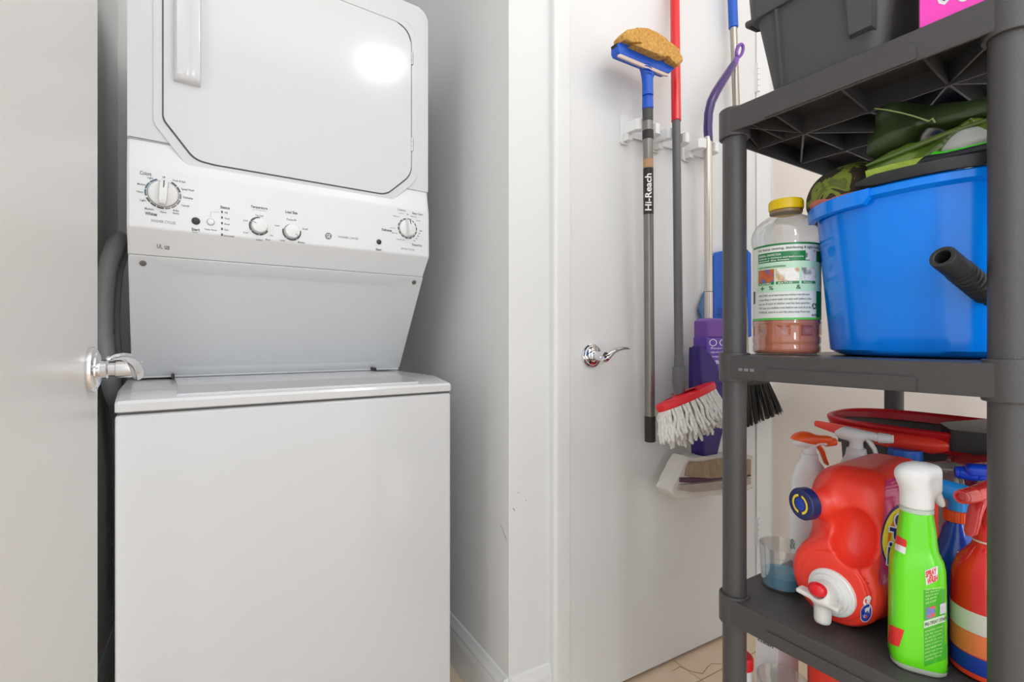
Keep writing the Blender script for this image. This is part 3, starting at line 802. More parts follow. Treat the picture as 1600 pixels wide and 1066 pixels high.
# moulded facets in the waist of the bottle
g = G()
for k in range(9):
    a = 2*pi*k/9; e = Vector((cos(a), sin(a), 0)); s_ = Vector((-sin(a), cos(a), 0)); z0, z1 = .032, .050; zc = .041
    P = [e*.0531+s_*-.011+Vector((0, 0, z0)), e*.0531+s_*.011+Vector((0, 0, z0)), e*.0531+s_*.011+Vector((0, 0, z1)), e*.0531+s_*-.011+Vector((0, 0, z1)), e*.0500+Vector((0, 0, zc))]
    g.add([tuple(q) for q in P], [(0, 1, 4), (1, 2, 4), (2, 3, 4), (3, 0, 4)])
g.build('moulded_facets', clear_mat('clear_facets', (.90, .66, .50, 1), .08, .01), t, smooth=False)
g = G(); g.lathe([(.0268, .2545), (.0274, .256), (.0274, .2695), (.0262, .272), (.0005, .2725)], 40)
M_yel = mat('yellow_cap', rgb(240, 205, 20), .4)
g.build('cap', M_yel, t, ang=40)
g = G()
for k in range(48): g.box(.0266, .0279, -.0007, .0007, .257, .269, M=Matrix.Rotation(2*pi*k/48, 4, 'Z'))
g.build('cap_ridges', M_yel, t, smooth=False)
g = G(); g.lathe([(.0235, .2490), (.0262, .2490), (.0262, .2535), (.0235, .2535)], 32); g.build('cap_ring', mat('amber_ring', rgb(150, 120, 80), .4), t)
# printed label: a curved sleeve carrying bands, pictures and lines of print
def sleeve(name, m, a0, a1, z0, z1, off, par, r=.0536, n=None):
    g = G(); n = n or max(2, int(abs(a1-a0)/5)); L = []
    for i in range(n+1):
        a = radians(a0+(a1-a0)*i/n)
        for z in (z0, z1): L.append(((r+off)*cos(a), (r+off)*sin(a), z))
    g.add(L, [(2*i, 2*i+2, 2*i+3, 2*i+1) for i in range(n)])
    return g.build(name, m, par, smooth=True)
M_lab = mat('label_paper', rgb(226, 230, 222), .4); M_lgreen = mat('label_green', rgb(20, 125, 60), .35); M_lpale = mat('label_pale_green', rgb(190, 226, 196), .4)
lab = sleeve('label', M_lab, 0, 360, .0590, .1890, .0003, t, n=72)
fa = degrees(atan2(-p[1], -p[0]))-degrees(SROT)-5         # the side that faces the room
A = lambda d: fa+d                                     # degrees rightwards as seen from the room
sleeve('label_band', M_lgreen, A(-70), A(78), .1857, .1890, .0006, lab)
sleeve('label_band', M_lgreen, A(-52), A(40), .1578, .1747, .0006, lab)
sleeve('label_band', mat('label_bright_green', rgb(90, 190, 80), .35), A(-75), A(78), .0590, .0626, .0006, lab)
sleeve('label_band', M_lpale, A(-55), A(78), .1071, .1565, .0006, lab)
sleeve('label_band', M_lgreen, A(56), A(80), .0629, .1747, .0005, lab)
M_ph = [ramp_mat('photo_print_warm', [(0, rgb(225, 150, 70)), (.5, rgb(190, 90, 60)), (.6, rgb(40, 110, 190)), (1, rgb(240, 200, 150))], 60, .4, detail=2),
        ramp_mat('photo_print_pale', [(0, rgb(230, 210, 180)), (.45, rgb(240, 240, 235)), (.6, rgb(200, 160, 110)), (1, rgb(90, 160, 170))], 50, .4, detail=2),
        ramp_mat('photo_print_grey', [(0, rgb(200, 205, 205)), (.5, rgb(222, 222, 220)), (.62, rgb(120, 120, 110)), (1, rgb(235, 235, 235))], 50, .4, detail=2)]
for (d0, d1), m in zip(((-51, -19), (-16, 21), (25, 53)), M_ph):
    sleeve('label_picture', m, A(d0), A(d1), .1240, .1461, .0009, lab)
    sleeve('label_band', M_lgreen, A(d0), A(d1), .1195, .1240, .0009, lab)
sleeve('label_picture', M_ph[2], A(32), A(52), .1591, .1760, .0010, lab)
def bend_text(s, d0, d1, z0, z1, m, par, bold=.01, off=.0012, r=.0536, name='lettering'):
    v, f = text_geo(s, bold); g = G()
    g.add([((r+off)*cos(radians(A(d0+(d1-d0)*a))), (r+off)*sin(radians(A(d0+(d1-d0)*a))), z0+(z1-z0)*b) for a, b in v], f)
    return g.build(name, m, par, smooth=False)
M_w2 = mat('white_ink', rgb(240, 240, 240), .5); M_gi = mat('green_ink', rgb(40, 95, 60), .5)
bend_text('For home cleaning, disinfecting & light laundry', -50, 66, .1773, .1825, M_ink, lab)
bend_text('GENERAL DISINFECTION', -49, -8, .1682, .1718, M_w2, lab); bend_text('surfaces in kitchens and bathrooms', -49, 28, .1637, .1666, M_w2, lab); bend_text('around the house', -49, 5, .1594, .1624, M_w2, lab)
bend_text('HOUSE CLEANING & DEODORIZING', -50, 0, .1484, .1516, M_gi, lab)
for (d0, d1), s in zip(((-48, -24), (-12, 10), (27, 44)), ('FLOORS', 'BATHS', 'WALLS')): bend_text(s, d0, d1, .1201, .1230, M_w2, lab, off=.0014)
for k, s in enumerate(('DIRECTIONS: use on hard nonporous surfaces rinse with water', 'to clean dilute in warm water and wipe until surface is clean', 'keep out of reach of children read the back panel first', 'TIPS: test on a hidden area before use and let it dry', 'STORAGE: store in a cool dry place away from heat')):
    bend_text(s, -50, 40+3*(k % 2), 0.0986-k*.0072, 0.1032-k*.0072, M_ink, lab, .004)
for d, s in ((-45, '+'), (-28, '%'), (16, '&')): bend_text(s, d, d+8, .1104, .1175, M_gi, lab)
# the three chasing arrows
for k in range(3):
    g = G(); a0 = 90+120*k
    for i in range(7):
        pass
    L = []
    for i in range(8):
        aa = radians(a0+8+i*10.5)
        for rr_ in (.0030, .0052):
            dd = (50+rr_*cos(aa)/.0546*57.3); zz = 0.0818+rr_*sin(aa)
            L.append(((.0549)*cos(radians(A(dd))), (.0549)*sin(radians(A(dd))), zz))
    g.add(L, [(2*i, 2*i+1, 2*i+3, 2*i+2) for i in range(7)])
    aa = radians(a0+8+7*10.5); tip = radians(a0+8+11*10.5); pts = [(.0022, aa), (.0062, aa), (.0042, tip)]
    v = [(.0549*cos(radians(A(50+r*cos(q)/.0546*57.3))), .0549*sin(radians(A(50+r*cos(q)/.0546*57.3))), 0.0818+r*sin(q)) for r, q in pts]
    g.add(v, [(0, 1, 2)]); g.build('recycling_arrow', M_ink, lab, smooth=False)
g = G(); sleeve('barcode_patch', M_ink, A(-70), A(-62), .0889, .1110, .0006, lab); bend_text('60', 44, 55, .0649, .0688, M_ink, lab)

# blue oval bucket -------------------------------------------------------------
BKX, BKY = .180, -.229
bk = sroot('mop_bucket', BKX, BKY, ZM, 'bright blue oval mop bucket full of folded bags', 'bucket')
HBK = .238
def oval(a, b, z, n=64, p=2.25, tilt=0.0):
    out = []
    for i in range(n):
        t_ = 2*pi*i/n; c, s_ = cos(t_), sin(t_)
        x = b*abs(c)**(2/p)*(1 if c > 0 else -1); y = a*abs(s_)**(2/p)*(1 if s_ > 0 else -1)
        out.append((x, y, z))
    return out
def bdim(z): f = z/HBK; return .144+.016*f, .128+.032*f
rings = [oval(.122, .112, 0), oval(.134, .123, .004)]
for z in (.010, .04, .0415, .10, .16, .21, .223): rings.append(oval(*bdim(z), z))
a, b2 = bdim(.223); rings += [oval(a+.006, b2+.006, .225), oval(a+.0105, b2+.0105, .227), oval(a+.0115, b2+.0115, .236), oval(a+.0095, b2+.0095, HBK), oval(a+.002, b2+.002, HBK)]
a, b2 = bdim(.20); rings += [oval(a-.002, b2-.002, .22), oval(.126, .115, .008)]
M_blue = mat('blue_plastic', rgb(0, 132, 248), .16)
g = G(); g.loft(rings, True, True); bkb = g.build('bucket_body', M_blue, bk, ang=40)
# the deeper apron on the front of the rim
def oval_pt(a, b, t_, p=2.25):
    c, s_ = cos(t_), sin(t_); return b*abs(c)**(2/p)*(1 if c > 0 else -1), a*abs(s_)**(2/p)*(1 if s_ > 0 else -1)
g = G(); rings = []
for i in range(21):
    t_ = radians(118+i*(172-118)/20); h = .021 if 0 < i < 20 else .010; z0 = .2375-h
    r = []
    for d, z in ((.004, .2375), (.0125, .2375), (.0135, .236), (.0125, z0+.001), (.004, z0)):
        x, y = oval_pt(bdim(.228)[0]+d, bdim(.228)[1]+d, t_); r.append((x, y, z))
    rings.append(r)
g.loft(rings); g.build('rim_apron', M_blue, bkb, ang=40)
# black bail handle folded down along the rim
g = G(); rings = []
for i in range(41):
    t_ = radians(166+i*(330-166)/40); lift = .0
    x, y = oval_pt(bdim(.228)[0]+.010, bdim(.228)[1]+.010, t_)
    e = 1.0 if 1 < i < 40 else (.72 if i == 1 else .3)
    r = [(x+dx*.7+ (0), y, HBK+.0085+dz*e*.72) for dx, dz in ((.004, -.0105), (-.006, -.0105), (-.008, -.004), (-.008, .005), (-.006, .0105), (.004, .0105))]
    rings.append(r)
g.loft(rings); g.build('bail_handle', M_blackp, bk, ang=40)
# ribbed black grip tube reaching out at the bucket's near end
def wl(p): q = np.array(p)-S(BKX, BKY, ZM); return (q[0]*cos(SROT)+q[1]*sin(SROT), -q[0]*sin(SROT)+q[1]*cos(SROT), q[2])
ga = Vector(wl(atD(1472, 401, .600))); gb = Vector(wl(atD(1570, 481, .650)))
gd = (gb-ga); gd.normalize()
g = G(); Mq = Matrix.Translation(ga) @ gd.to_track_quat('Z', 'Y').to_matrix().to_4x4()
Lg = (gb-ga).length+.02
pr_ = [(.0085, .03), (.0085, .001), (.0095, 0), (.0132, 0), (.0142, .002), (.0142, .036)]
z = .036
for k in range(9): pr_ += [(.0142, z), (.0150, z+.0012), (.0150, z+.0042), (.0130, z+.0056), (.0130, z+.0078)]; z += .0086
pr_ += [(.0138, z), (.0138, Lg), (.002, Lg)]
g.lathe(pr_, 28, Mq, True, True); g.build('grip_tube', M_rubber, bk, ang=40)

# what is heaped in the bucket
M_dgreen = ramp_mat('dark_green_vinyl', [(0, rgb(22, 30, 18)), (.45, rgb(40, 56, 28)), (.62, rgb(54, 68, 30)), (1, rgb(92, 106, 44))], 9, .4, coat=.1, detail=5, bump=.3)
M_olive = ramp_mat('glossy_olive_vinyl', [(0, rgb(26, 36, 20)), (.40, rgb(46, 66, 26)), (.58, rgb(110, 135, 45)), (1, rgb(160, 185, 70))], 7, .18, coat=.5, detail=4, bump=.25)
M_camo = ramp_mat('camouflage_cloth', [(0, rgb(48, 40, 26)), (.46, rgb(62, 50, 34)), (.52, rgb(128, 140, 50)), (.60, rgb(100, 110, 44)), (1, rgb(170, 180, 90))], 26, .8, detail=3, distort=.8, interp='CONSTANT')
bx, by = BKX, BKY
def bag(name, label, cat, m, fn, lo, hi, h, cx, cy, cz, rz=0.0, ang=70):
    t = sroot(name, cx, cy, cz, label, cat, rz)
    g = G(); g.sdf(fn, lo, hi, h); o = g.build('cloth' if 'cloth' in name else 'bag_body', m, t, ang=ang); return t, o
def fn_camo(X, Y, Z): return smin(sd_ell(X, Y, Z, (0, 0, 0), (.090, .070, .066)), sd_ell(X, Y, Z, (-.05, .0, .0), (.06, .052, .052)), .02)+.004*wob(X, Y, Z, 60)
bag('camouflage_bag', 'camouflage print cloth bag tucked into the left end of the bucket', 'bag', M_camo, fn_camo, (-.13, -.12, -.1), (.15, .12, .1), .006, .176, -.120, ZM+.258)
def sl_at(px, py, x0):
    """point of the vertical plane x = x0 of the shelving unit -> (y, z)"""
    r = ray(px, py); n = np.array([cos(SROT), sin(SROT), 0]); t_ = ((np.array([FLX, FLY, 0])+n*x0-O0)@n)/(r@n); q = r*t_+O0-np.array([FLX, FLY, 0])
    return -q[0]*sin(SROT)+q[1]*cos(SROT), q[2]
def sd_poly(U, V, P):
    P = np.array(P); d = np.full(U.shape, 1e9); inside = np.zeros(U.shape, bool)
    for k in range(len(P)):
        a, b = P[k], P[(k+1) % len(P)]; e = b-a
        t_ = np.clip(((U-a[0])*e[0]+(V-a[1])*e[1])/(e@e), 0, 1)
        d = np.minimum(d, (U-a[0]-t_*e[0])**2+(V-a[1]-t_*e[1])**2)
        c = (a[1] > V) != (b[1] > V)
        with np.errstate(divide='ignore', invalid='ignore'):
            inside ^= c & (U < e[0]*(V-a[1])/(e[1] if e[1] != 0 else 1e-9)+a[0])
    return np.where(inside, -1, 1)*np.sqrt(d)
def fold(X, Y, Z, s_, ph): return np.abs(np.sin(s_*(Z*.9+Y*.35)+2.0*np.sin(s_*.25*Y+ph)+1.3*np.sin(s_*.4*X)))
def folded_bag(name, label, m, pxs, x0, hx, h, amp, s_, ph, slope=0.0):
    P = np.array([sl_at(px, py, x0) for px, py in pxs]); c = P.mean(0); P = P-c
    t = sroot(name, x0+hx, c[0], c[1], label, 'bag')
    def fn(X, Y, Z):
        d = sd_poly(Y, Z-slope*X, P)
        d = smax(d, np.abs(X)-hx, .018)
        return d+amp*(fold(X, Y, Z, s_, ph)-.6)+.0012*wob(X, Y, Z, 160, ph)
    lo, hi = P.min(0)-.02, P.max(0)+.02
    g = G(); g.sdf(fn, (-hx-.015, lo[0], lo[1]), (hx+.015, hi[0], hi[1]), h); o = g.build('bag_body', m, t, ang=40)
    return t, o, c
t_ol, o, c_ = folded_bag('olive_bag', 'glossy olive green vinyl bag lying folded across the top of the bucket', M_olive, [(1344, 262), (1362, 249), (1400, 231), (1450, 208), (1500, 190), (1575, 166), (1620, 160), (1620, 222), (1540, 232), (1470, 246), (1440, 268), (1400, 279), (1352, 288), (1347, 276)], .045, .055, .0042, .0065, 80, 1)
g = G(); L_ = [sl_at(px, py, .034) for px, py in ((1349, 266), (1390, 256), (1446, 243), (1440, 262), (1424, 272), (1352, 286))]
g.prism([(a-c_[0], b_-c_[1]) for a, b_ in L_], lambda a, b_, h: (h, a, b_), -.0625, -.052, .002); g.build('lime_panel', ramp_mat('lime_vinyl', [(0, rgb(90, 110, 30)), (.5, rgb(150, 175, 50)), (1, rgb(196, 214, 110))], 40, .3, coat=.3, bump=.5), t_ol, ang=60)
g = G(); g.tube([(-.0545, a-c_[0], b_-c_[1]) for a, b_ in [sl_at(px, py, .042) for px, py in ((1352, 258), (1380, 247), (1410, 235), (1450, 219), (1490, 203), (1540, 186))]], [.002, .0035, .004, .004, .0035, .002], 8); g.build('glossy_fold', mat('gloss_fold_vinyl', rgb(86, 108, 46), .1, coat=1.0), t_ol)
t_gr, o, c_ = folded_bag('green_bag', 'dark green matte bag folded on top of the olive bag, under the top shelf', M_dgreen, [(1345, 219), (1357, 198), (1364, 180), (1374, 168), (1400, 160), (1440, 160), (1500, 150), (1560, 140), (1560, 170), (1470, 196), (1445, 192), (1425, 205), (1410, 226), (1364, 246), (1354, 241), (1351, 228)], .058, .040, .0040, .0070, 70, 4)
g = G(); L_ = [sl_at(px, py, .054) for px, py in ((1368, 170), (1385, 172), (1410, 177), (1435, 184), (1452, 190), (1458, 186), (1462, 192))]
g.tube([(-.046, a-c_[0], b_-c_[1]) for a, b_ in L_], [.0008, .0010, .0010, .0010, .0012, .0014, .001], 6); g.build('seam_piping', mat('pale_green_piping', rgb(160, 172, 110), .4), t_gr)
# grey cloth with a bright green edge and a navy band
t = sroot('grey_cloth', .057, -.292, ZM+.272, 'crumpled light grey cloth with bright green lining on the bucket rim', 'cloth')
g = G(); g.sdf(lambda X, Y, Z: smin(sd_ell(X, Y, Z, (0, -.03, .002), (.026, .06, .010)), sd_ell(X, Y, Z, (.0, .0, .010), (.018, .022, .018)), .012)+.002*wob(X, Y, Z, 90), (-.05, -.11, -.03), (.05, .06, .05), .0035)
g.build('cloth', mat('light_grey_cloth', rgb(190, 190, 186), .8, bump=.2, bscale=400), t, ang=70)
g = G(); g.tube([(-.020, -.03, -.006), (-.021, .0, -.0075), (-.018, .022, -.006), (-.008, .034, .001), (.006, .035, .006)], [.003, .0045, .005, .0055, .004], 10); g.build('green_lining', mat('bright_green_lining', rgb(70, 220, 30), .5), t)
g = G(); g.tube([(-.023, -.09, -.013), (-.024, -.03, -.012), (-.0245, .015, -.012), (-.018, .036, -.008), (-.012, .046, -.014), (-.010, .056, -.024)], [.0055, .006, .0065, .007, .009, .008], 10); g.build('navy_band', mat('dark_navy_band', rgb(34, 36, 44), .5), t)
t = sroot('red_cloth', .085, -.128, ZM+.248, 'crumpled salmon red cloth showing at the left end of the bucket', 'cloth')
g = G(); g.sdf(lambda X, Y, Z: sd_ell(X, Y, Z, (0, 0, 0), (.02, .045, .012))+.003*wob(X, Y, Z, 110, 2), (-.04, -.06, -.03), (.04, .06, .03), .0035); g.build('cloth', mat('salmon_cloth', rgb(200, 110, 90), .7, var=.3, vscale=60), t, ang=70)

# ------------------------------------------------------------------ on the lower shelf
ZL = ZT[1]+.0006
def sup(a, b, z, p=2.6, n=40, cx=0, cy=0, rot=0.0):
    out = []
    for i in range(n):
        t_ = 2*pi*i/n; c, s_ = cos(t_), sin(t_)
        x = a*abs(c)**(2/p)*(1 if c > 0 else -1); y = b*abs(s_)**(2/p)*(1 if s_ > 0 else -1)
        out.append((cx+x*cos(rot)-y*sin(rot), cy+x*sin(rot)+y*cos(rot), z))
    return out
def right_of(px): return -(atan2((px-CX)/FPX, 1)+YAW)      # heading that points to the right as seen from the doorway
def ribbed_collar(par, M, r, h, m, z0=0.0):
    g = G(); g.lathe([(r*.9, z0), (r, z0+.001), (r, z0+h-.001), (r*.9, z0+h)], 36, M); c = g.build('collar', m, par, ang=40)
    g = G()
    for k in range(36): g.box(r-.0004, r+.0007, -.0005, .0005, z0+.0015, z0+h-.0015, M=M @ Matrix.Rotation(2*pi*k/36, 4, 'Z'))
    g.build('collar_ridges', m, c, smooth=False)
    return c
def trigger_head(par, z0, m_head, m_trig, m_col, rz=0.0, sc=1.0, nozzle=None, shroud=None, col_h=.016, col_r=.0155):
    """sprayer: nozzle towards local +x turned by rz; z0 = bottom of the collar"""
    M = Matrix.Translation((0, 0, z0)) @ Matrix.Rotation(rz, 4, 'Z') @ Matrix.Scale(sc, 4)
    ribbed_collar(par, M, col_r, col_h, m_col)
    def fn(X, Y, Z):
        d = sd_cap(X, Y, Z, (0, 0, .014), (.002, 0, .034), .0125, .0105)
        d = smin(d, sd_box(X, Y, Z+.10*(X), (.006, 0, .043), (.030, .0095, .0085), .006), .010)
        d = smin(d, sd_ell(X, Y, Z, (-.016, 0, .040), (.020, .0125, .011)), .008)
        return ssub(d, sd_cap(X, Y, Z, (.022, -.03, .024), (.022, .03, .024), .009), .006)
    g = G(); g.sdf(fn, (-.045, -.02, .010), (.045, .02, .062), .0020, M); hd = g.build('spray_head', m_head, par, ang=60)
    nm = nozzle or m_head
    N = M @ Matrix.Translation((.034, 0, .0395)) @ Matrix.Rotation(pi/2, 4, 'Y')
    g = G(); g.lathe([(.0095, 0), (.0098, .004), (.0088, .018), (.0080, .0185), (.0080, .0225), (.0066, .0235), (.005, .0235), (.0045, .020)], 24, N); g.build('nozzle', nm, hd, ang=40)
    g = G(); P = [(.016, .036), (.022, .028), (.028, .018), (.032, .006), (.037, -.006), (.040, -.010)]
    rings = []
    for i, (x, z) in enumerate(P):
        ww = (.007, .0085, .0080, .0075, .0070, .003)[i]; th = (.004, .0045, .0038, .0032, .003, .0015)[i]
        rings.append([tuple(M @ Vector((x+th*cos(q), ww*sin(q), z+.3*th*cos(q)))) for q in [2*pi*k/14 for k in range(14)]])
    g.loft(rings); g.build('trigger', m_trig, par, ang=60)
    if shroud is not None:
        g = G(); g.sdf(lambda X, Y, Z: np.maximum(smin(sd_ell(X, Y, Z, (-.014, 0, .043), (.028, .0165, .0200)), sd_box(X, Y, Z+.06*X, (.014, 0, .047), (.034, .0115, .0085), .007), .01), -(Z-.037+.25*X)), (-.05, -.022, .02), (.055, .022, .068), .0020, M); g.build('shroud', shroud, hd, ang=60)
    return hd
def put(name, px, py, z, label, cat, rz=0.0, group=None):
    p = atZ(px, py, z); return root(name, (p[0], p[1], z), label, cat, rz, group)

# measuring cup with blue liquid
p = S(.100, -.027, ZL)
t = root('measuring_cup', tuple(p), 'clear plastic measuring cup with blue liquid at the left corner of the lower shelf', 'cup', 0)
CUPP = [(.0005, .0005), (.032, .0005), (.0335, .002), (.035, .03), (.0372, .071), (.0382, .0715), (.0382, .073), (.0366, .073), (.0343, .03), (.0325, .0035), (.0005, .003)]
M_cup = clear_mat('cup_plastic', (.95, .96, .96, 1), .08, .06)
g = G(); g.lathe(CUPP, 48, cap0=False, cap1=False); g.build('cup_wall', M_cup, t, ang=40)
M_bl = bpy.data.materials.new('blue_liquid'); M_bl.use_nodes = True
b = M_bl.node_tree.nodes['Principled BSDF']; b.inputs['Base Color'].default_value = rgb(80, 180, 215); b.inputs['Transmission Weight'].default_value = .12; b.inputs['Roughness'].default_value = .1; b.inputs['IOR'].default_value = 1.2
g = G(); g.lathe([(.0318, .004), (.0330, .012), (.0336, .0235)], 40); g.build('cup_liquid', M_bl, t, ang=40)
g = G()
for k in range(3): g.tube([(.0362*cos(a), .0362*sin(a), .036+k*.011) for a in [radians(190+i*4) for i in range(8)]], .0003, 4)
g.build('measure_mark', clear_mat('cup_mark', (.7, .72, .74, 1), .1, .2), t)

# red detergent jug lying behind its tap
M_red = mat('red_jug_plastic', rgb(238, 60, 44), .34, bump=.06, bscale=350)
t = put('detergent_jug', 1314, 980, ZL, 'big red detergent jug with white tap, navy cap and round yellow logo', 'jug', SROT+radians(2))
jug_rz = SROT+radians(2)
def fn_jug(X, Y, Z):
    d = sd_box(X, Y, Z, (.125, 0, .1275), (.115, .064, .1085), .050)
    d = smin(d, sd_cyl(X, Y, Z, (-.008, .010, .066), (.22, 0, .068), .0655, .018), .020)
    d = smin(d, sd_cap(X, Y, Z, (.06, .014, .180), (.012, .032, .179), .031, .0235), .016)
    d = ssub(d, sd_ell(X, Y, Z, (-.002, -.016, .142), (.038, .031, .044)), .006)
    d = ssub(d, sd_ell(X, Y, Z, (.03, .086, .112), (.06, .018, .016)), .012)
    ring = np.abs(np.sqrt((Y-.010)**2+(Z-.060)**2)-.050)-.0022
    d = np.where(X < .03, smax(d, -(np.maximum(ring, np.abs(X+.008)-.004)), .002), d)
    return d
g = G(); g.sdf(fn_jug, (-.035, -.085, -.004), (.25, .09, .262), .0032); jug = g.build('jug_body', M_red, t, ang=70)
cdir = Vector((-.072, .028, -.003)).normalized(); cc = Vector((-.012, .041, .180))
Mc = Matrix.Translation(cc) @ cdir.to_track_quat('Z', 'Y').to_matrix().to_4x4()
M_navy = mat('navy_plastic', rgb(32, 38, 92), .4)
g = G(); g.lathe([(.0245, 0), (.0248, .002), (.0248, .0135), (.0235, .0155), (.0225, .016), (.0005, .0162)], 40, Mc); cap = g.build('jug_cap', M_navy, t, ang=40)
M_yp = mat('yellow_print', rgb(236, 210, 60), .5); M_bp = mat('royal_blue_print', rgb(28, 60, 170), .4)
g = G(); g.lathe([(.0095, .0160), (.0095, .0168), (.0005, .0170)], 32, Mc); g.build('cap_dot', M_bp, cap, ang=40)
for a0, a1 in ((100, 255), (285, 435)):
    g = G(); L = []
    for i in range(17):
        a = radians(a0+(a1-a0)*i/16)
        for r in (.0118, .0155): L.append(tuple(Mc @ Vector((r*cos(a), r*sin(a), .0166))))
    g.add(L, [(2*i, 2*i+1, 2*i+3, 2*i+2) for i in range(16)]); g.build('cap_print', M_yp, cap, smooth=False)
# tap: white flange, grey white spout with red button
Mt = Matrix.Translation((-.008, .010, .051)) @ Matrix.Scale(.92, 4) @ Vector((-1, .12, -.05)).to_track_quat('Z', 'Y').to_matrix().to_4x4()
g = G(); g.lathe([(.038, -.004), (.038, .002), (.036, .0045), (.031, .005), (.0305, .010), (.028, .0115), (.0005, .012)], 40, Mt); tp = g.build('tap_flange', M_white, t, ang=35)
def fn_tap(X, Y, Z):
    d = sd_cap(X, Y, Z, (.005, .008, .066), (-.028, .010, .066), .0185, .0175)
    d = smin(d, sd_cap(X, Y, Z, (-.024, .010, .062), (-.026, .010, .030), .0125, .0115), .006)
    d = ssub(d, sd_cyl(X, Y, Z, (-.0262, .010, .012), (-.0262, .010, .032), .0085, .001), .001)
    d = smin(d, sd_box(X, Y, Z-.12*(Y-.01), (-.033, .012, .061), (.010, .030, .0035), .003), .004)
    return ssub(d, sd_cap(X, Y, Z, (-.040, .012, .076), (-.060, .012, .076), .0125), .002)
MT2 = Matrix.Translation((-.006, .002, -.012))
g = G(); g.sdf(fn_tap, (-.06, -.03, .014), (.012, .052, .095), .0018, MT2); g.build('tap_spout', mat('tap_grey_white', rgb(214, 212, 208), .35), tp, ang=60)
g = G(); g.sdf(lambda X, Y, Z: sd_ell(X, Y, Z, (-.0375, .012, .0755), (.010, .0135, .0105)), (-.055, -.008, .06), (-.02, .032, .09), .0016, MT2); g.build('tap_button', mat('red_button', rgb(214, 20, 32), .3), tp, ang=60)
# print on the jug
decal('label', jug, grid_geo(16, 30), [(1372, 915), (1425, 905), (1425, 742), (1384, 750)], mat('magenta_label', rgb(196, 60, 110), .25, coat=.4, var=.35, vscale=12), .0008)
lq = lambda k: [(1407-31*k, 842+58*k), (1407+31*k, 842+50*k), (1407+31*k, 842-58*k), (1407-31*k, 842-50*k)]
for k, (r0, r1, m) in enumerate(((0, .5, M_navy), (0, .46, M_yp), (0, .34, mat('orange_print', rgb(240, 120, 40), .4)), (0, .27, M_yp))):
    n = 8
    v = []; f = []
    R_ = [r1*i/n for i in range(n+1)]
    for r in R_:
        for i in range(36): v.append((.5+r*cos(2*pi*i/36), .5+r*sin(2*pi*i/36)))
    for j in range(n):
        for i in range(36): f.append((j*36+i, j*36+(i+1) % 36, (j+1)*36+(i+1) % 36, (j+1)*36+i))
    decal('logo_ring', jug, (np.array(v), f), lq(1.0), m, .0012+.0003*k)
decal('lettering', jug, fine(text_geo('Tide', .07)), [(1404, 889), (1414, 803), (1389, 797), (1382, 883)], M_w2, .0025)
decal('lettering', jug, fine(text_geo('Tide', .02)), [(1402.5, 886.5), (1412.5, 805.5), (1390.5, 799.5), (1384, 881)], mat('logo_blue', rgb(24, 40, 120), .4), .0029)
decal('badge', jug, disc_geo(0, .5), [(1344, 975), (1363, 968), (1363, 938), (1344, 948)], M_white, .0008)
decal('badge', jug, disc_geo(0, .5), [(1349, 948), (1362, 942), (1362, 928), (1349, 934)], M_white, .0009)
decal('badge_ring', jug, disc_geo(.30, .45), [(1344, 975), (1363, 968), (1363, 938), (1344, 948)], M_bp, .0012)
decal('badge_mark', jug, text_geo('he', .03), [(1349, 966), (1358, 962), (1358, 949), (1349, 953)], M_bp, .0012)

# white bottle with orange trigger
M_orange = mat('orange_plastic', rgb(240, 92, 34), .35)
t = root('spray_bottle', tuple(atD(1265, 880, .985)*np.array([1, 1, 0])+np.array([0, 0, ZL])), 'white spray bottle with orange trigger, behind the clear measuring cup', 'spray bottle', right_of(1262)+radians(-4))
g = G(); g.loft([sup(.030, .024, 0), sup(.033, .027, .004), sup(.034, .028, .05), sup(.034, .028, .12), sup(.031, .026, .165), sup(.024, .0215, .190), sup(.0155, .0155, .202, 2.1), sup(.0145, .0145, .214, 2)]); bo = g.build('bottle_body', M_white, t, ang=60)
trigger_head(t, .200, M_white, M_orange, M_white, radians(38), .92, M_orange, M_orange)
decal('leaf_mark', bo, text_geo('&', .03), [(1235, 858), (1243, 858), (1243, 842), (1235, 842)], M_gi, .0006)
# plain white trigger bottle behind the jug
t = root('spray_bottle', tuple(atD(1338, 890, .970)*np.array([1, 1, 0])+np.array([0, 0, ZL])), 'white spray bottle with plain white trigger, standing behind the red jug', 'spray bottle', right_of(1338)+radians(6))
g = G(); g.loft([sup(.030, .030, 0), sup(.033, .033, .004), sup(.033, .033, .15), sup(.029, .029, .19), sup(.018, .018, .214, 2.1), sup(.0165, .0165, .224, 2)]); g.build('bottle_body', M_white, t, ang=60)
trigger_head(t, .213, M_white, M_white, M_white, radians(-12), 1.0)
# white bottle with blue screw cap
t = root('bleach_bottle', tuple(atD(1414, 860, .94)*np.array([1, 1, 0])+np.array([0, 0, ZL])), 'white bottle with a blue screw cap, behind the red jug and green bottle', 'bottle', SROT)
g = G(); g.loft([sup(.032, .032, 0), sup(.036, .036, .005), sup(.036, .036, .16), sup(.031, .031, .195), sup(.024, .024, .208, 2), sup(.022, .022, .212, 2)]); g.build('bottle_body', M_white, t, ang=60)
g = G(); g.lathe([(.0265, .208), (.0268, .210), (.0262, .231), (.0245, .233), (.0235, .2315), (.0005, .2315)], 40); g.build('cap', mat('blue_cap', rgb(20, 96, 190), .4), t, ang=40)

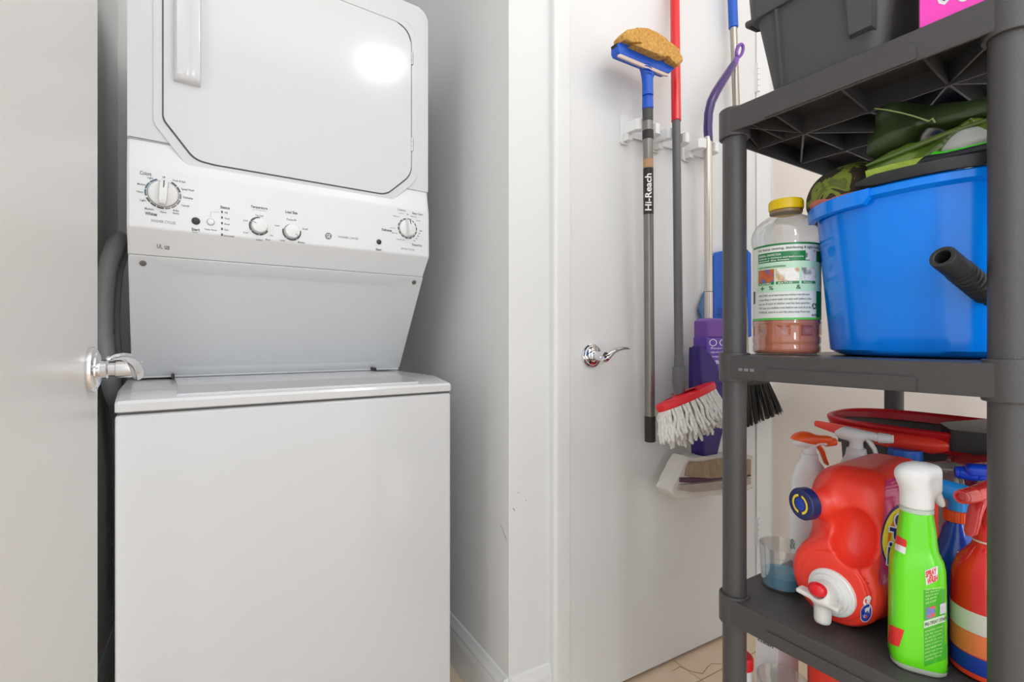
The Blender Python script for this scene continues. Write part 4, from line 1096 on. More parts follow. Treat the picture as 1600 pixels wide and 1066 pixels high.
# green stain remover bottle with white sprayer
M_lime = mat('lime_green_plastic', rgb(104, 222, 20), .3, coat=.2)
t = put('spray_bottle', 1432, 1036, ZL, 'bright green stain remover bottle with white domed sprayer at the shelf front', 'spray bottle', SROT+radians(0))
g = G(); RT = radians(27)
prof = [(.026, .026, .0), (.0295, .0295, .004), (.0305, .0305, .02), (.0300, .0300, .06), (.0297, .0297, .115), (.0290, .0290, .136), (.0272, .0272, .146), (.0240, .0240, .153), (.0222, .0222, .158), (.0215, .0215, .166), (.0200, .0200, .185), (.0180, .0180, .200), (.0170, .0170, .206), (.0160, .0160, .2075)]
g.loft([sup(a, b, z, 3.6 if z < .16 else 3.0, 48, 0, 0, RT) for a, b, z in prof]); gb_ = g.build('bottle_body', M_lime, t, ang=50)
g = G(); g.loft([sup(.0262, .0262, -.0001, 3.6, 48, 0, 0, RT), sup(.0298, .0298, .0035, 3.6, 48, 0, 0, RT), sup(.0309, .0309, .009, 3.6, 48, 0, 0, RT)], True, False); g.build('clear_base', mat('pale_base', rgb(190, 200, 180), .3), t, ang=40)
g = G(); g.lathe([(.0180, .2055), (.0188, .206), (.0188, .2105), (.0175, .2115)], 36); g.build('clear_ring', mat('frosted_ring', rgb(190, 205, 190), .25), t, ang=40)
Mh = Matrix.Translation((0, 0, .211)) @ Matrix.Scale(.96, 4) @ Matrix.Rotation(right_of(1435)+radians(38)-SROT, 4, 'Z')
def fn_dome(X, Y, Z):
    d = sd_cyl(X, Y, Z, (0, 0, 0), (0, 0, .034), .0195, .003)
    d = smin(d, sd_ell(X, Y, Z, (-.005, 0, .046), (.0225, .0195, .0175)), .012)
    d = smin(d, sd_box(X, Y, Z, (.012, 0, .040), (.016, .0165, .022), .010), .008)
    d = ssub(d, sd_cap(X, Y, Z, (.004, -.032, .031), (.016, -.026, .036), .011), .006)
    return d
g = G(); g.sdf(fn_dome, (-.045, -.025, -.003), (.04, .025, .072), .0019, Mh); hd = g.build('spray_head', M_white, t, ang=60)
g = G(); g.tube([tuple(Mh @ Vector(q)) for q in ((.020, 0, .034), (.027, 0, .020), (.033, 0, .006), (.036, 0, .002))], [.006, .0055, .005, .003], 12, flat=1.3); g.build('trigger', M_white, hd)
M_rw = mat('red_print', rgb(226, 50, 44), .4)
decal('red_patch', gb_, grid_geo(8, 8), [(1381.5, 1003), (1405, 1011), (1413, 985), (1382.5, 973)], M_rw, .0006)
decal('flag_red', gb_, grid_geo(6, 4), [(1399.5, 849), (1416, 856), (1417, 845), (1401.5, 836)], M_rw, .0006)
decal('flag_white', gb_, grid_geo(6, 4), [(1398.5, 859), (1414.5, 867), (1416, 856), (1399.5, 849)], M_white, .0006)
decal('label_panel', gb_, grid_geo(8, 24), [(1444, 1042), (1478, 1030), (1482, 920), (1443, 922)], mat('label_mid_green', rgb(70, 180, 40), .3), .0003)
decal('logo_patch', gb_, grid_geo(6, 6), [(1447, 915), (1465, 907), (1465, 884), (1445, 892)], M_white, .0007)
decal('lettering', gb_, fine(text_geo('SPRAY', .04)), [(1446.5, 903), (1463, 896), (1462.5, 886.5), (1446, 893)], M_rw, .0011)
decal('lettering', gb_, text_geo('n', .03), [(1452, 904.5), (1457, 902.5), (1457, 897.5), (1452, 899.5)], M_rw, .0011)
decal('lettering', gb_, fine(text_geo('WASH', .04)), [(1448, 914), (1464.5, 907), (1464, 897.5), (1449, 904)], M_rw, .0011)
M_pg = mat('pale_green_ink', rgb(190, 235, 150), .5)
ly = 919
for k, s_ in enumerate(('stain remover', 'for laundry', 'spray on stain', 'rub gently', 'wash as usual')):
    decal('lettering', gb_, text_geo(s_, .01), [(1446, ly+4+k*5.4), (1470-2*k, ly+k*5.0), (1470-2*k, ly-4+k*5.0), (1446, ly+k*5.4)], M_pg, .0007)
decal('label_picture', gb_, grid_geo(5, 5), [(1447, 968), (1461, 963), (1461, 946), (1447, 950)], ramp_mat('tiny_photo', [(0, rgb(60, 90, 160)), (.5, rgb(120, 130, 190)), (.58, rgb(220, 90, 70)), (1, rgb(240, 210, 190))], 90, .4, detail=2), .0008)
decal('label_picture', gb_, grid_geo(5, 5), [(1468, 960), (1477, 957), (1477, 941), (1468, 944)], ramp_mat('tiny_photo_pale', [(0, rgb(170, 160, 190)), (.5, rgb(215, 210, 220)), (1, rgb(240, 240, 240))], 90, .4, detail=2), .0008)
decal('label_strip', gb_, grid_geo(6, 4), [(1443.5, 982), (1482, 969), (1482, 958), (1443.5, 970.5)], mat('label_pale_strip', rgb(205, 225, 195), .4), .0007)
decal('lettering', gb_, text_geo('PRE-TREAT STAINS', .01), [(1445, 979), (1480, 967), (1480, 962), (1445, 973.5)], M_ink, .0011)
for k in range(9):
    decal('lettering', gb_, text_geo(('directions shake', 'test for colour', 'do not mix with', 'bleach or any', 'other products', 'rinse hands well', 'after use keep', 'out of reach of', 'children 22 oz')[k], .01), [(1445, 988.5+k*5.6), (1472-(k % 3), 979.5+k*5.6), (1472-(k % 3), 976.5+k*5.6), (1445, 985.5+k*5.6)], M_pg, .0007)

# red bottle with a see-through red trigger
M_redb = mat('red_clear_plastic', rgb(226, 28, 30), .12, coat=.4)
M_redt = mat('see_through_red', rgb(225, 60, 58), .12, trans=.35, coat=.3)
t = put('spray_bottle', 1545, 1052, ZL, 'red spray bottle with white, orange and blue label bands, behind the near post', 'spray bottle', 0)
RBP = [(.034, 0), (.0375, .004), (.0385, .02), (.0385, .118), (.0370, .132), (.0320, .146), (.0240, .158), (.0180, .166), (.0160, .172), (.0158, .196), (.0145, .200)]
g = G(); g.lathe(RBP, 48); rb = g.build('bottle_body', M_redb, t, ang=50)
for z0, z1, m, nm in ((.0615, .088, M_offwhite, 'label_band'), (.0330, .0610, mat('orange_band', rgb(244, 128, 74), .4), 'label_band'), (.0105, .0320, mat('blue_band', rgb(24, 60, 165), .4), 'label_band'), (.004, .0100, mat('orange_red_band', rgb(240, 70, 36), .4), 'label_band')):
    g = G(); g.lathe([(.0386, z0), (.0389, z0+.0006), (.0389, z1-.0006), (.0386, z1)], 48, cap0=False, cap1=False); g.build(nm, m, t, ang=40)
trigger_head(t, .196, M_redt, M_redt, M_redt, radians(170), 1.05, M_redt, None)
g = G(); g.tube([(.016*cos(a), .016*sin(a), .1735) for a in [2*pi*i/24 for i in range(25)]], .0012, 6); g.build('neck_ring', M_offwhite, t)
g = G(); g.tube([(-.010, .002, .226), (-.006, .0, .216), (.004, -.002, .212), (.01, 0, .212)], [.003, .005, .006, .005], 10); g.build('piston', M_offwhite, t)

# blue bottle with orange collar and light blue trigger
M_bottleblue = mat('blue_bottle_plastic', rgb(16, 70, 180), .2, coat=.3)
t = root('spray_bottle', tuple(atD(1497, 1000, .735)*np.array([1, 1, 0])+np.array([0, 0, ZL])), 'blue spray bottle with light blue trigger and orange collar, behind the green bottle', 'spray bottle', right_of(1490))
g = G(); g.loft([sup(.030, .026, 0), sup(.034, .030, .004), sup(.034, .030, .10), sup(.032, .029, .122), sup(.0235, .0225, .140, 2.3), sup(.0200, .0200, .152, 2.1), sup(.0185, .0185, .162, 2), sup(.014, .014, .170, 2), sup(.0135, .0135, .178, 2)]); b8 = g.build('bottle_body', M_bottleblue, t, ang=50)
M_lb = mat('light_blue_plastic', rgb(30, 142, 225), .35)
trigger_head(t, .172, M_lb, M_lb, M_orange, radians(-8), 1.05)
decal('label', b8, grid_geo(8, 8), [(1490, 905), (1530, 905), (1530, 862), (1496, 862)], M_white, .0006)
decal('lettering', b8, text_geo('#1', .02), [(1504, 880), (1514, 880), (1514, 866), (1504, 866)], M_ink, .0010)

# bottle with a blue shroud pointing left, hidden mostly by the red one
t = root('spray_bottle', tuple(atD(1580, 900, .775)*np.array([1, 1, 0])+np.array([0, 0, ZL])), 'bottle with a royal blue sprayer head showing above the red bottle', 'spray bottle', right_of(1550)+pi)
g = G(); g.loft([sup(.030, .026, 0), sup(.033, .029, .004), sup(.033, .029, .13), sup(.018, .018, .165, 2), sup(.0145, .0145, .185, 2)]); g.build('bottle_body', M_bottleblue, t, ang=50)
M_rb = mat('royal_blue_plastic', rgb(16, 62, 190), .3)
trigger_head(t, .178, M_rb, M_rb, M_rb, radians(8), 1.15, M_rb, M_rb)
t = root('white_tube', tuple(atD(1563, 900, .872)*np.array([1, 1, 0])+np.array([0, 0, ZL])), 'white bottle with ridged white screw cap, topmost beside the near post', 'bottle', 0)
g = G(); g.lathe([(.028, 0), (.030, .004), (.030, .14), (.022, .17), (.012, .178), (.012, .184)], 32); g.build('bottle_body', M_white, t, ang=40)
ribbed_collar(t, Matrix.Translation((0, 0, .180)), .0165, .017, M_offwhite)
g = G(); g.lathe([(.012, .197), (.0115, .201), (.004, .203)], 24); g.build('cap_tip', M_offwhite, t)

# wrapped packs standing behind
M_wrap = clear_mat('crinkled_wrap', (.62, .62, .60, 1), .22, .12)
def pouch(name, px, d, W, T_, H_, m, label, rz, ph):
    t = root(name, tuple(atD(px, 800, d)*np.array([1, 1, 0])+np.array([0, 0, ZL])), label, 'pouch', rz)
    g = G(); g.sdf(lambda X, Y, Z: sd_box(X, Y, Z-.10*X, (0, 0, H_/2+.006), (W/2, T_/2*1.0, H_/2), .016)+.0045*wob(X, Y, Z, 75, ph)+.0022*np.abs(wob(X, Y, Z, 170, ph+2)), (-W/2-.02, -T_/2-.02, -.01), (W/2+.02, T_/2+.02, H_+.03), .0042); g.build('pouch_body', m, t, ang=25); return t
pouch('plastic_pouch', 1471, .868, .062, .036, .222, mat('grey_foil_wrap', rgb(120, 116, 108), .16, coat=.6, var=.4, vscale=30), 'crinkled grey clear wrapped pouch standing behind the blue bottle', right_of(1470), 1)
pouch('plastic_pouch', 1517, .850, .072, .036, .236, mat('dark_red_wrap', rgb(120, 34, 36), .2, coat=.6, var=.4, vscale=30), 'crinkled dark red wrapped pouch standing behind the blue sprayer', right_of(1520), 3)

# dark bin at the back with a red and black scoop on it
t = sroot('dark_bin', .415, -.312, ZL, 'dark grey plastic bin at the back of the lower shelf, under the red tray', 'bin')
g = G(); g.loft([[(x*.92+.02, y*.92+.02, z) for x, y in ((0, 0), (.185, 0), (.185, .33), (0, .33))] for z in (0.0,)]+[[(x, y, .214) for x, y in ((0, 0), (.185, 0), (.185, .33), (0, .33))], [(x, y, .214) for x, y in ((-.006, -.006), (.191, -.006), (.191, .334), (-.006, .334))], [(x, y, .224) for x, y in ((-.006, -.006), (.191, -.006), (.191, .334), (-.006, .334))]]); g.build('bin_body', M_tote, t, ang=30)
t = sroot('red_tray', .366, .050, ZL+.2255, 'long red rimmed scoop tray with dark inside, lying on the dark bin', 'tray', radians(-4))
def boat(ins, zf, dz=0.0, n=56):
    out = []
    for i in range(n):
        a = 2*pi*i/n; c, s_ = cos(a), sin(a); p = 2.9
        x = .10+(.10-ins)*abs(c)**(2/p)*(1 if c > 0 else -1); y = -.165+(.175-ins)*abs(s_)**(2/p)*(1 if s_ > 0 else -1)
        out.append((x, y, zf(x, y)+dz))
    return out
fl = lambda x, y: .002
fr = lambda x, y: .042+.010*(x/.2)
M_dkred = mat('deep_red_plastic', rgb(188, 24, 34), .35)
g = G(); g.loft([boat(.022, fl), boat(.012, lambda x, y: .006), boat(0, fr, -.004), boat(.0, fr), boat(.004, fr, .003), boat(.009, fr, .001), boat(.011, fr, -.004), boat(.018, lambda x, y: .010), boat(.05, lambda x, y: .006)]); g.build('tray_rim', M_dkred, t, ang=50)
g = G(); g.loft([boat(.0135, lambda x, y: .034), boat(.0165, lambda x, y: .020), boat(.03, lambda x, y: .014)]); g.build('tray_liner', mat('matte_black_liner', rgb(30, 26, 27), .8), t)
g = G(); g.tube([(.015, .005, .026), (.0, -.06, .022), (-.003, -.15, .018), (.003, -.215, .018), (.012, -.235, .02)], [.007, .012, .016, .015, .008], 14, flat=.8); g.build('rim_grip', M_red, t)
g = G(); g.prism(rpoly([(.0, -.24, .01), (.06, -.20, .03), (.16, -.235, .03), (.19, -.33, .02), (.02, -.35, .02)]), lambda a, b, h: (a, b, h+.04*a), .014, .052, .006); g.build('tray_handle', M_blackp, t, ang=40)

# ------------------------------------------------------------------ on the bottom shelf
ZB = ZT[0]+.0006
t = sroot('softener_bottle', .062, -.047, ZB, 'white bottle topped with a clear dosing cup, on the bottom shelf', 'bottle')
g = G(); g.loft([sup(.030, .030, 0), sup(.036, .036, .004), sup(.036, .036, .15), sup(.030, .030, .185), sup(.020, .020, .198, 2), sup(.018, .018, .205, 2)]); g.build('bottle_body', M_white, t, ang=60)
g = G(); g.lathe([(.020, .2005), (.0335, .2005), (.0345, .203), (.0385, .2700), (.0398, .2705), (.0398, .2725), (.0378, .2725), (.0330, .2060), (.020, .2045)], 44, cap0=False, cap1=False); g.build('dosing_cup', M_cup, t, ang=40)
g = G(); g.sdf(lambda X, Y, Z: smin(sd_cap(X, Y, Z, (0, 0, .205), (.004, .002, .238), .016, .011), sd_box(X, Y, Z+.5*X, (0, .004, .250), (.016, .012, .004), .003), .008), (-.03, -.03, .195), (.03, .03, .275), .0022); g.build('pour_spout', M_offwhite, t, ang=60)
t = sroot('glue_bottle', .041, .012, ZB, 'slim white bottle with a bright red collar, behind the corner post', 'bottle')
g = G(); g.lathe([(.015, 0), (.0175, .003), (.0175, .262), (.016, .266)], 28); g.build('bottle_body', M_white, t, ang=40)
g = G(); g.lathe([(.0165, .2664), (.0185, .2672), (.0185, .2840), (.016, .288), (.010, .2885), (.010, .293), (.0005, .294)], 28); g.build('collar', mat('red_collar', rgb(226, 24, 34), .35), t, ang=40)
t = sroot('white_carton', .098, -.020, ZB, 'white carton with black print, behind the red collared bottle', 'box')
g = G(); g.box(0, .07, 0, .042, 0, .335, .001, 1); ct = g.build('carton', M_white, t)
for k, (z, wd) in enumerate(((.318, .028), (.310, .032), (.302, .022), (.292, .030))):
    v, f = text_geo(('POWDER', 'keep dry', 'net wt', 'clean')[k], .02); g = G(); g.add([(-.0004, .038-a*wd, z+b*.006) for a, b in v], f); g.build('lettering', M_ink, t, smooth=False)
t = sroot('refill_jug', .107, -.110, ZB, 'plain red refill jug, half hidden under the lower shelf', 'jug')
g = G(); g.sdf(lambda X, Y, Z: ssub(smin(sd_box(X, Y, Z, (.06, 0, .165), (.06, .055, .165), .03), sd_cap(X, Y, Z, (.05, .0, .31), (.05, 0, .340), .02), .02), sd_cap(X, Y, Z, (.02, -.07, .20), (.02, .07, .20), .018), .01), (-.02, -.07, -.005), (.14, .07, .37), .0045); g.build('jug_body', M_red, t, ang=70)
g = G(); g.lathe([(.022, .340), (.023, .342), (.023, .352), (.021, .354), (.0005, .3545)], 28, Matrix.Translation((.05, 0, 0))); g.build('cap', M_navy, t, ang=40)

# ================================================================== THE MOPS AND BROOMS ON THE DOOR
PY = 1.03
def prism_px(g, poly, y0, y1, bev=.004, seg=2, yref=None):
    """a solid slab parallel to the door: outline given where it stands, at depth yref"""
    yr = y0 if yref is None else yref
    pts = []
    for px, py in poly:
        p = atY(px, py, yr); pts.append((p[0], p[2]))
    return g.prism(pts, lambda a, b, h: (a, h, b), y0, y1, bev, seg)
def axis(pa, pb, Y=PY, Y2=None):
    A_, B_ = atY(*pa, Y), atY(*pb, Y if Y2 is None else Y2)
    def at(py):
        lo, hi = -1.0, 2.0
        for _ in range(40):
            m_ = (lo+hi)/2; q = A_+(B_-A_)*m_; d = q[0]*sa+q[1]*ca; yy = CY-FPX*(q[2]-CAMH)/d
            if yy < py: lo = m_
            else: hi = m_
        return A_+(B_-A_)*lo
    return at
# gripping clips
for k, (px, py) in enumerate(((1012, 199), (1059, 213), (1106, 228))):
    c = atY(px, py, PY); cx, cz = c[0], c[2]
    t = root('mop_clip', (cx, D1Y, cz), ('white wall clip on the door gripping the squeegee pole', 'white wall clip on the door gripping the red handled mop', 'white wall clip on the door gripping the purple handled mop')[k], 'clip', 0, 'white clips on the door')
    g = G(); g.prism(rpoly([(-.056, -.040, .008), (-.026, -.040, .004), (-.018, -.016, .004), (.056, -.014, .004), (.056, .014, .004), (-.018, .016, .004), (-.030, .044, .008), (-.056, .044, .010)]), lambda a, b, h: (a, -h, b), .0004, .007, .002); g.build('back_plate', M_white, t, ang=40)
    yc = PY-D1Y
    for sx in (-1, 1):
        g = G()
        pr_ = [(sx*.050, -.004), (sx*.050, -.030), (sx*.047, -.058), (sx*.034, -.068), (sx*.021, -.0665), (sx*.0175, -.058), (sx*.022, -.046), (sx*.034, -.040), (sx*.038, -.004)]
        g.prism(pr_ if sx > 0 else pr_[::-1], lambda a, b, h: (a, b, h), -.016, .014, .002); j = g.build('jaw', M_white, t, ang=40)
        g = G(); g.tube([(sx*.0215, -.053, -.013), (sx*.0215, -.053, .011)], .0055, 12); g.build('rubber_roller', mat('grey_rubber', rgb(150, 150, 150), .6), j)
        if sx > 0: continue
        g = G(); g.prism([(sx*.05, .008), (sx*.04, .008), (sx*.028, -.034), (sx*.048, -.034)], lambda a, b, h: (a, -.007-h*1.0, b), .0, .020, .002); g.build('bracket_web', M_white, t, ang=40)

# 1 squeegee, head up
M_pole = mat('grey_metal_pole', rgb(132, 128, 122), .32, .75); M_sqb = mat('squeegee_blue', rgb(8, 82, 192), .38)
ax1 = axis((1011.5, 95), (1015.8, 690), .995, 1.03)
p0 = ax1(690)
t = root('window_squeegee', (0, 0, 0), 'long handled blue window squeegee with tan sponge, hung head up on the door', 'squeegee')
def seg(name, ax, y0, y1, r0, m, r1=None, par=None, n=20):
    r1 = r0 if r1 is None else r1
    a, b_ = ax(y0), ax(y1); d = (b_-a)/np.linalg.norm(b_-a); e = min(.0012, r0*.2)
    g = G(); g.tube([a, a+d*e, b_-d*e, b_], [r0-e, r0, r1, r1-e], n); return g.build(name, m, par if par is not None else t, ang=40)
seg('pole', ax1, 168, 652, .0138, M_pole)
seg('socket', ax1, 100, 171, .0125, M_sqb, .0155)
seg('pole_collar', ax1, 171, 190, .0146, mat('dark_grey_collar', rgb(64, 64, 64), .5))
seg('pole_band', ax1, 204, 218, .0153, M_rubber); seg('grip_end', ax1, 650, 690, .0152, M_rubber)
seg('tan_sticker', ax1, 249, 263, .01395, mat('tan_sticker', rgb(180, 140, 100), .6))
ls = seg('pole_label', ax1, 263, 336, .0141, mat('black_label', rgb(28, 27, 26), .4))
q0 = [(1018, 329), (1018, 271), (1008, 271), (1008, 329)]
decal('lettering', ls, fine(text_geo('Hi-Reach', .02)), q0, M_w2, .0005)
g = G(); prism_px(g, [(966, 68), (976, 60), (1058, 97), (1061, 101), (1048, 113), (1043, 114), (969, 84), (966, 78)], .980, 1.009, .003); hb = g.build('squeegee_head', M_sqb, t, ang=40)
hn = [(1012, 150, .0150, .0150), (1012, 134, .0150, .0145), (1011.5, 122, .0170, .0140), (1012, 114, .0240, .0135), (1013, 107, .0360, .0130), (1014, 98, .0520, .0120), (1014, 90, .062, .0110)]
rings = []
for px, py, rx, ry in hn:
    c = atY(px, py, .995); rings.append([(c[0]+rx*cos(q), c[1]+ry*sin(q), c[2]) for q in [2*pi*k/28 for k in range(28)]])
g = G(); g.loft(rings); g.build('head_neck', M_sqb, hb, ang=50)
for k in range(4):
    c = atY(1013, 100+k*4.5, .995-.0145); g = G(); g.tube([(c[0]-.013, c[1], c[2]), (c[0], c[1]-.001, c[2]+.002), (c[0]+.013, c[1], c[2])], .0014, 6); g.build('neck_rib', M_sqb, hb)
g = G(); prism_px(g, [(967, 84.5), (970, 84), (1042, 114.5), (1046, 116), (1044, 119), (1038, 117.5), (1000, 102.5), (966, 88)], .9805, .986, .001); g.build('rubber_blade', mat('pale_blade', rgb(205, 185, 175), .5), hb)
g = G(); prism_px(g, [(962, 68), (967, 66), (970, 73), (966, 77)], .985, 1.005, .001); g.build('end_clip', M_blackp, hb)
M_sponge = ramp_mat('tan_sponge', [(0, rgb(130, 86, 30)), (.4, rgb(190, 138, 66)), (.7, rgb(214, 168, 92)), (1, rgb(220, 184, 118))], 130, .95, detail=4, bump=1.0)
g = G(); prism_px(g, [(977, 61), (976, 52), (983, 44), (995, 43), (1012, 44), (1028, 48), (1040, 56), (1052, 69), (1060, 80), (1068, 88), (1069, 95), (1062, 102), (1056, 99), (1046, 93), (1040, 82), (1030, 75), (1015, 70), (1000, 70), (988, 65)], .962, 1.009, .008, 3); sp = g.build('sponge', M_sponge, t, ang=40)
g = G(); prism_px(g, [(990, 68), (1008, 69), (1012, 65), (1022, 65), (1034, 70), (1042, 80), (1043, 89), (1035, 88), (1015, 79)], .957, 1.006, .005, 3); g.build('sponge_core', M_sponge, t, ang=40)

# 2 red handled string mop
M_redpole = mat('red_pole', rgb(214, 12, 24), .3, coat=.3); M_greyp = mat('slate_grey_plastic', rgb(92, 92, 94), .42)
t = root('string_mop', (0, 0, 0), 'string mop with red handle top, grey pole and tilted white strings', 'mop')
ax2 = axis((1054.4, 0), (1061.2, 600), 1.05, .925)
seg('handle', ax2, -60, 190, .0138, M_redpole); seg('pole', ax2, 188, 570, .0116, M_greyp)
seg('socket_upper', ax2, 556, 578, .0122, M_greyp, .0135); seg('socket', ax2, 574, 596, .0172, M_greyp); seg('socket_ball', ax2, 594, 618, .0180, M_greyp, .0125)
hL, hR = atY(1030, 642, .915), atY(1117, 602, .915)
ex = (hR-hL); Lh = np.linalg.norm(ex); ex = ex/Lh; Lh *= .95; ey = np.array([0, 1, -.30])/np.linalg.norm([0, 1, .30]); ez = np.cross(ex, ey); ez = ez/np.linalg.norm(ez)
if ez[2] < 0: ez = -ez
hc = (hL+hR)/2+ez*.004
def hp(a, b_, c): return tuple(hc+ex*a+ey*b_+ez*c)
g = G(); g.loft([[hp((Lh/2-i_)*cos(q), .004+(.046-i_)*sin(q), z) for q in [2*pi*k/48 for k in range(48)]] for i_, z in ((.012, -.012), (.002, -.010), (0, -.006), (0, .006), (.003, .009), (.03, .013), (.10, .016))]); g.build('mop_plate', mat('mop_red', rgb(222, 26, 40), .35), t, ang=40)
M_str = ramp_mat('mop_cotton', [(0, rgb(170, 166, 158)), (.5, rgb(222, 220, 214)), (1, rgb(240, 238, 233))], 160, .95, detail=3)
rnd = random.Random(3)
for rr_, cnt, ln in ((.98, 62, .078), (.72, 40, .095), (.40, 22, .105)):
    for i in range(cnt):
        q = 2*pi*(i+.5*rnd.random())/cnt; a = (Lh/2-.006)*rr_*cos(q); b_ = .004+.040*rr_*sin(q)
        P0 = np.array(hp(a, b_, -.008)); fan = a/(Lh/2)
        dn = -ez*.80+np.array([0, 0, -1])*.35+ex*(.36*fan-.02)+ey*(.28*sin(q)*rr_)
        dn = dn/np.linalg.norm(dn); L_ = ln*(.88+.24*rnd.random())
        wv = np.array([rnd.uniform(-1, 1), rnd.uniform(-.6, .6), rnd.uniform(-.3, .3)])*.006
        g = G(); g.tube([P0, P0+dn*L_*.33+wv, P0+dn*L_*.68-wv*.6, P0+dn*L_*.93+wv*.8, P0+dn*L_], [.0042, .0050, .0050, .0048, .0030], 7); g.build('mop_string', M_str, t, ang=80)

# 3 purple handled spray mop
M_pur = mat('purple_plastic', rgb(50, 8, 98), .28, coat=.4); M_lav = mat('lavender_plastic', rgb(116, 70, 162), .35); M_purd = mat('deep_purple_plastic', rgb(46, 22, 116), .35)
M_silver = mat('silver_pole', rgb(214, 206, 196), .28, .6)
t = root('spray_mop', (0, 0, 0), 'spray mop with curved purple handle, silver pole and a soiled cloth pad', 'mop')
ax3 = axis((1106, 205), (1107.5, 520))
H = [atY(px, py, PY-o) for px, py, o in ((1107, 222, 0), (1106, 200, 0), (1107, 178, .0), (1111, 160, .004), (1118, 145, .008), (1127, 130, .010), (1135, 118, .010), (1142, 107, .008), (1146, 100, .006))]
g = G(); g.tube(H, [.0130, .0135, .0135, .0138, .0140, .0135, .0128, .0118, .010], 18); g.build('handle_grip', M_pur, t, ang=60)
H2 = [atY(px, py, PY-.006) for px, py in ((1143, 107), (1148, 98), (1151, 92))]
g = G(); g.tube(H2, [.0115, .0105, .0085], 16); g.build('handle_neck', M_lav, t, ang=60)
lc = atY(1156, 79, PY-.006); ang_ = radians(58)
L_ = [(.0255*cos(a), .0125*sin(a)) for a in [2*pi*i/28 for i in range(29)]]
g = G(); g.tube([(lc[0]+u_*cos(ang_)-w_*sin(ang_), lc[1], lc[2]+u_*sin(ang_)+w_*cos(ang_)) for u_, w_ in L_], .0052, 10, cap=False); g.build('hanging_loop', M_lav, t, ang=60)
seg('pole', ax3, 214, 456, .0120, M_silver); seg('pole', ax3, 456.5, 560, .0125, M_silver)
g = G(); prism_px(g, [(1096, 543), (1098, 640), (1100, 716), (1122, 716), (1136, 650), (1144, 575), (1144, 548), (1130, 540)], .985, 1.036, .010, 3); g.build('mop_body', M_purd, t, ang=50)
g = G(); prism_px(g, [(1094.5, 541), (1103, 545), (1112, 553), (1121, 568), (1127, 588), (1130, 612), (1131, 650), (1097, 650)], .952, .984, .006, 3); g.build('side_fairing', M_purd, t, ang=50)
g = G(); prism_px(g, [(1105, 502), (1110, 497), (1158, 499), (1164, 505), (1164, 528), (1105, 528)], .955, 1.004, .006, 3); cg = g.build('refill_bottle', M_lav, t, ang=50)
g = G(); prism_px(g, [(1105, 527.5), (1164, 527.5), (1164, 598), (1106, 598)], .953, 1.004, .005, 3); cl = g.build('refill_label', mat('violet_label', rgb(96, 62, 168), .35), t, ang=50)
decal('badge_ring', cl, disc_geo(.40, .5), [(1108, 541), (1120, 541), (1120, 530), (1108, 530)], M_w2, .0004); decal('badge_ring', cl, disc_geo(.40, .5), [(1124, 541), (1136, 541), (1136, 530), (1124, 530)], M_w2, .0004)
for k, (s_, y) in enumerate((('floor wash', 542), ('quick dry', 548.5), ('lavender scent', 555), ('wet', 562))):
    decal('lettering', cl, text_geo(s_, .02), [(1110, y+4), (1150, y+4), (1150, y), (1110, y)], mat('lilac_ink', rgb(205, 190, 235), .5), .0004)
decal('lettering', cl, text_geo('NEW', .03), [(1119, 569), (1132, 569), (1132, 564), (1119, 564)], M_w2, .0004)
M_cw = mat('white_pad_cloth', rgb(214, 210, 204), .9, bump=.5, bscale=160, var=.1, vscale=40); M_cb = mat('soiled_brown_cloth', rgb(160, 140, 116), .95, bump=.8, bscale=120, var=.3, vscale=60)
g = G(); prism_px(g, [(1075, 714), (1069, 727), (1062, 742), (1055, 755), (1047, 767), (1053, 775), (1060, 781), (1090, 778), (1120, 774), (1150, 772), (1178, 764), (1180, 740), (1178, 713), (1150, 716), (1130, 712), (1100, 718), (1085, 717)], .962, 1.02, .008, 3); pd = g.build('pad', M_cw, t, ang=40)
g = G(); prism_px(g, [(1079, 722), (1074, 733), (1072, 744), (1085, 746), (1110, 748), (1140, 745), (1174, 742), (1174, 718), (1150, 720), (1130, 716), (1100, 722)], .955, .964, .003, 2); g.build('pad_strip', M_cb, pd, ang=40)
g = G(); prism_px(g, [(1064, 747), (1064, 754), (1080, 755), (1110, 752), (1140, 748), (1174, 745), (1174, 742), (1140, 745), (1110, 748.5), (1085, 747)], .956, .964, .002, 2); g.build('pad_strip', mat('plum_strip', rgb(84, 58, 74), .8), pd, ang=40)
g = G(); prism_px(g, [(1063, 757), (1060, 766), (1085, 770), (1120, 766), (1150, 763), (1174, 757), (1174, 747), (1140, 750), (1110, 754), (1080, 757)], .956, .964, .003, 2); g.build('pad_strip', mat('grey_beige_cloth', rgb(172, 164, 156), .95, bump=.6, bscale=140, var=.15, vscale=50), pd, ang=40)
g = G()
for k, (px, py) in enumerate(((1084, 735), (1095, 730), (1108, 733), (1119, 729), (1130, 732))):
    a = atY(px, py-9, .955); b_ = atY(px+1, py+10, .955); g.tube([a, (a+b_)/2+np.array([.003, 0, 0]), b_], .0016, 6)
g.build('pad_creases', M_cb, pd)

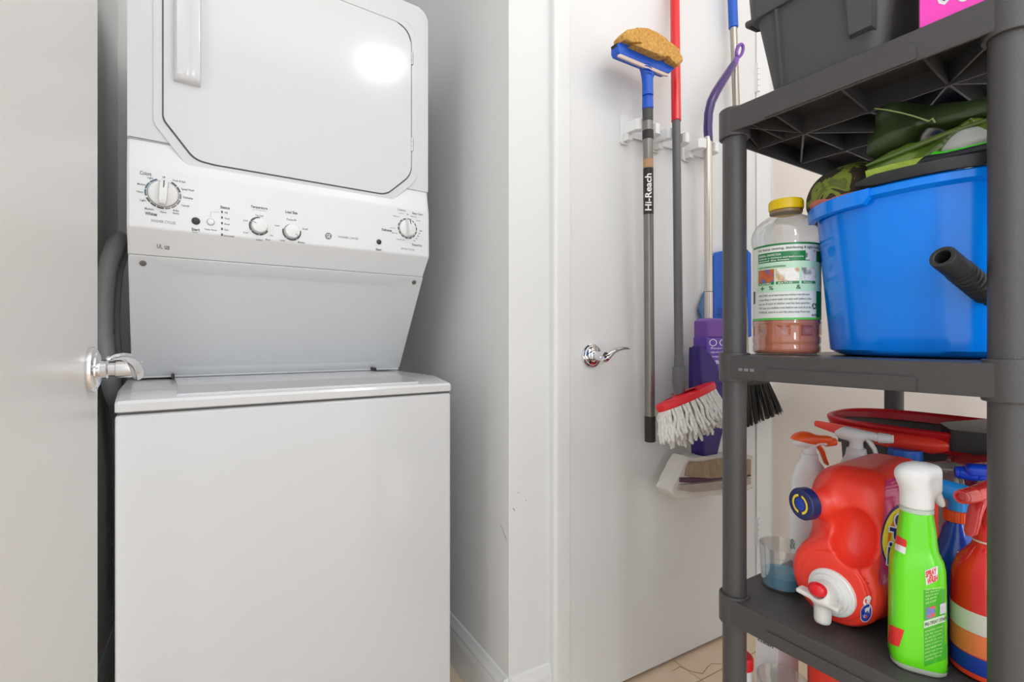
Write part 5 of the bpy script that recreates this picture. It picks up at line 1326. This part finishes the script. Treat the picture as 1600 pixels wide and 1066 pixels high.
# 4 broom with black bristles
t = root('push_broom', (0, 0, 0), 'angle broom with blue grip, silver handle and fanned black bristles', 'broom')
ax4 = axis((1144.5, 0), (1166, 600), 1.045)
seg('handle_pole', ax4, 38, 585, .0112, mat('dull_silver_pole', rgb(170, 164, 154), .3, .8)); seg('grip', ax4, -60, 44, .0148, mat('broom_blue', rgb(14, 86, 186), .45))
seg('hang_tab', ax4, -80, 3, .0085, M_white)
bL, bR = atY(1150, 598, 1.035), atY(1200, 594, 1.035)
g = G(); prism_px(g, [(1148, 578), (1180, 574), (1204, 592), (1204, 600), (1148, 606)], 1.018, 1.056, .006, 3); g.build('broom_block', M_blackp, t, ang=50)
M_bris = mat('black_bristles', rgb(44, 42, 40), .6)
g = G(); rnd = random.Random(5)
for i in range(260):
    f_ = rnd.random(); o_ = rnd.uniform(-1, 1)
    a = atY(1149+f_*53, 604-f_*6, 1.037+o_*.014); b_ = atY(1146+f_*76+rnd.uniform(-1.5, 1.5), 674-f_*30+rnd.uniform(-3, 3), 1.037+o_*.024)
    m_ = (a*.5+b_*.5); g.tube([a, m_, b_], [.0016, .0018, .0012], 5)
o = g.build('bristles', M_bris, t, ang=80); o['kind'] = 'stuff'

# 5 blue dustpan clipped behind the broom handle
t = root('dust_pan', (0, 0, 0), 'blue plastic dustpan hanging behind the silver poles on the door', 'dustpan')
M_pan = mat('dustpan_blue', rgb(10, 88, 190), .38)
g = G(); prism_px(g, rpoly([(1117, 398, 6), (1124, 393, 8), (1160, 388, 10), (1173, 396, 8), (1174, 525, 4), (1150, 530, 4), (1117, 530, 4)]), 1.066, 1.078, .003); g.build('pan_plate', M_pan, t, ang=40)
for poly in ([(1115.5, 400), (1121, 394), (1121, 530), (1115.5, 530)], [(1168, 390), (1174, 396), (1174.5, 526), (1168, 528)]):
    g = G(); prism_px(g, poly, 1.056, 1.070, .002); g.build('pan_side', M_pan, t, ang=40)
g = G(); prism_px(g, [(1117, 482), (1174, 476), (1174, 486), (1117, 493)], 1.058, 1.068, .003); g.build('pan_rib', mat('dustpan_blue_dark', rgb(14, 70, 160), .4), t)
g = G(); prism_px(g, [(1102, 455), (1117, 470), (1117, 500), (1102, 503), (1098, 500), (1092.5, 483)], 1.070, 1.0775, .0015); g.build('pan_lip', mat('dustpan_lip', rgb(80, 120, 165), .45), t)
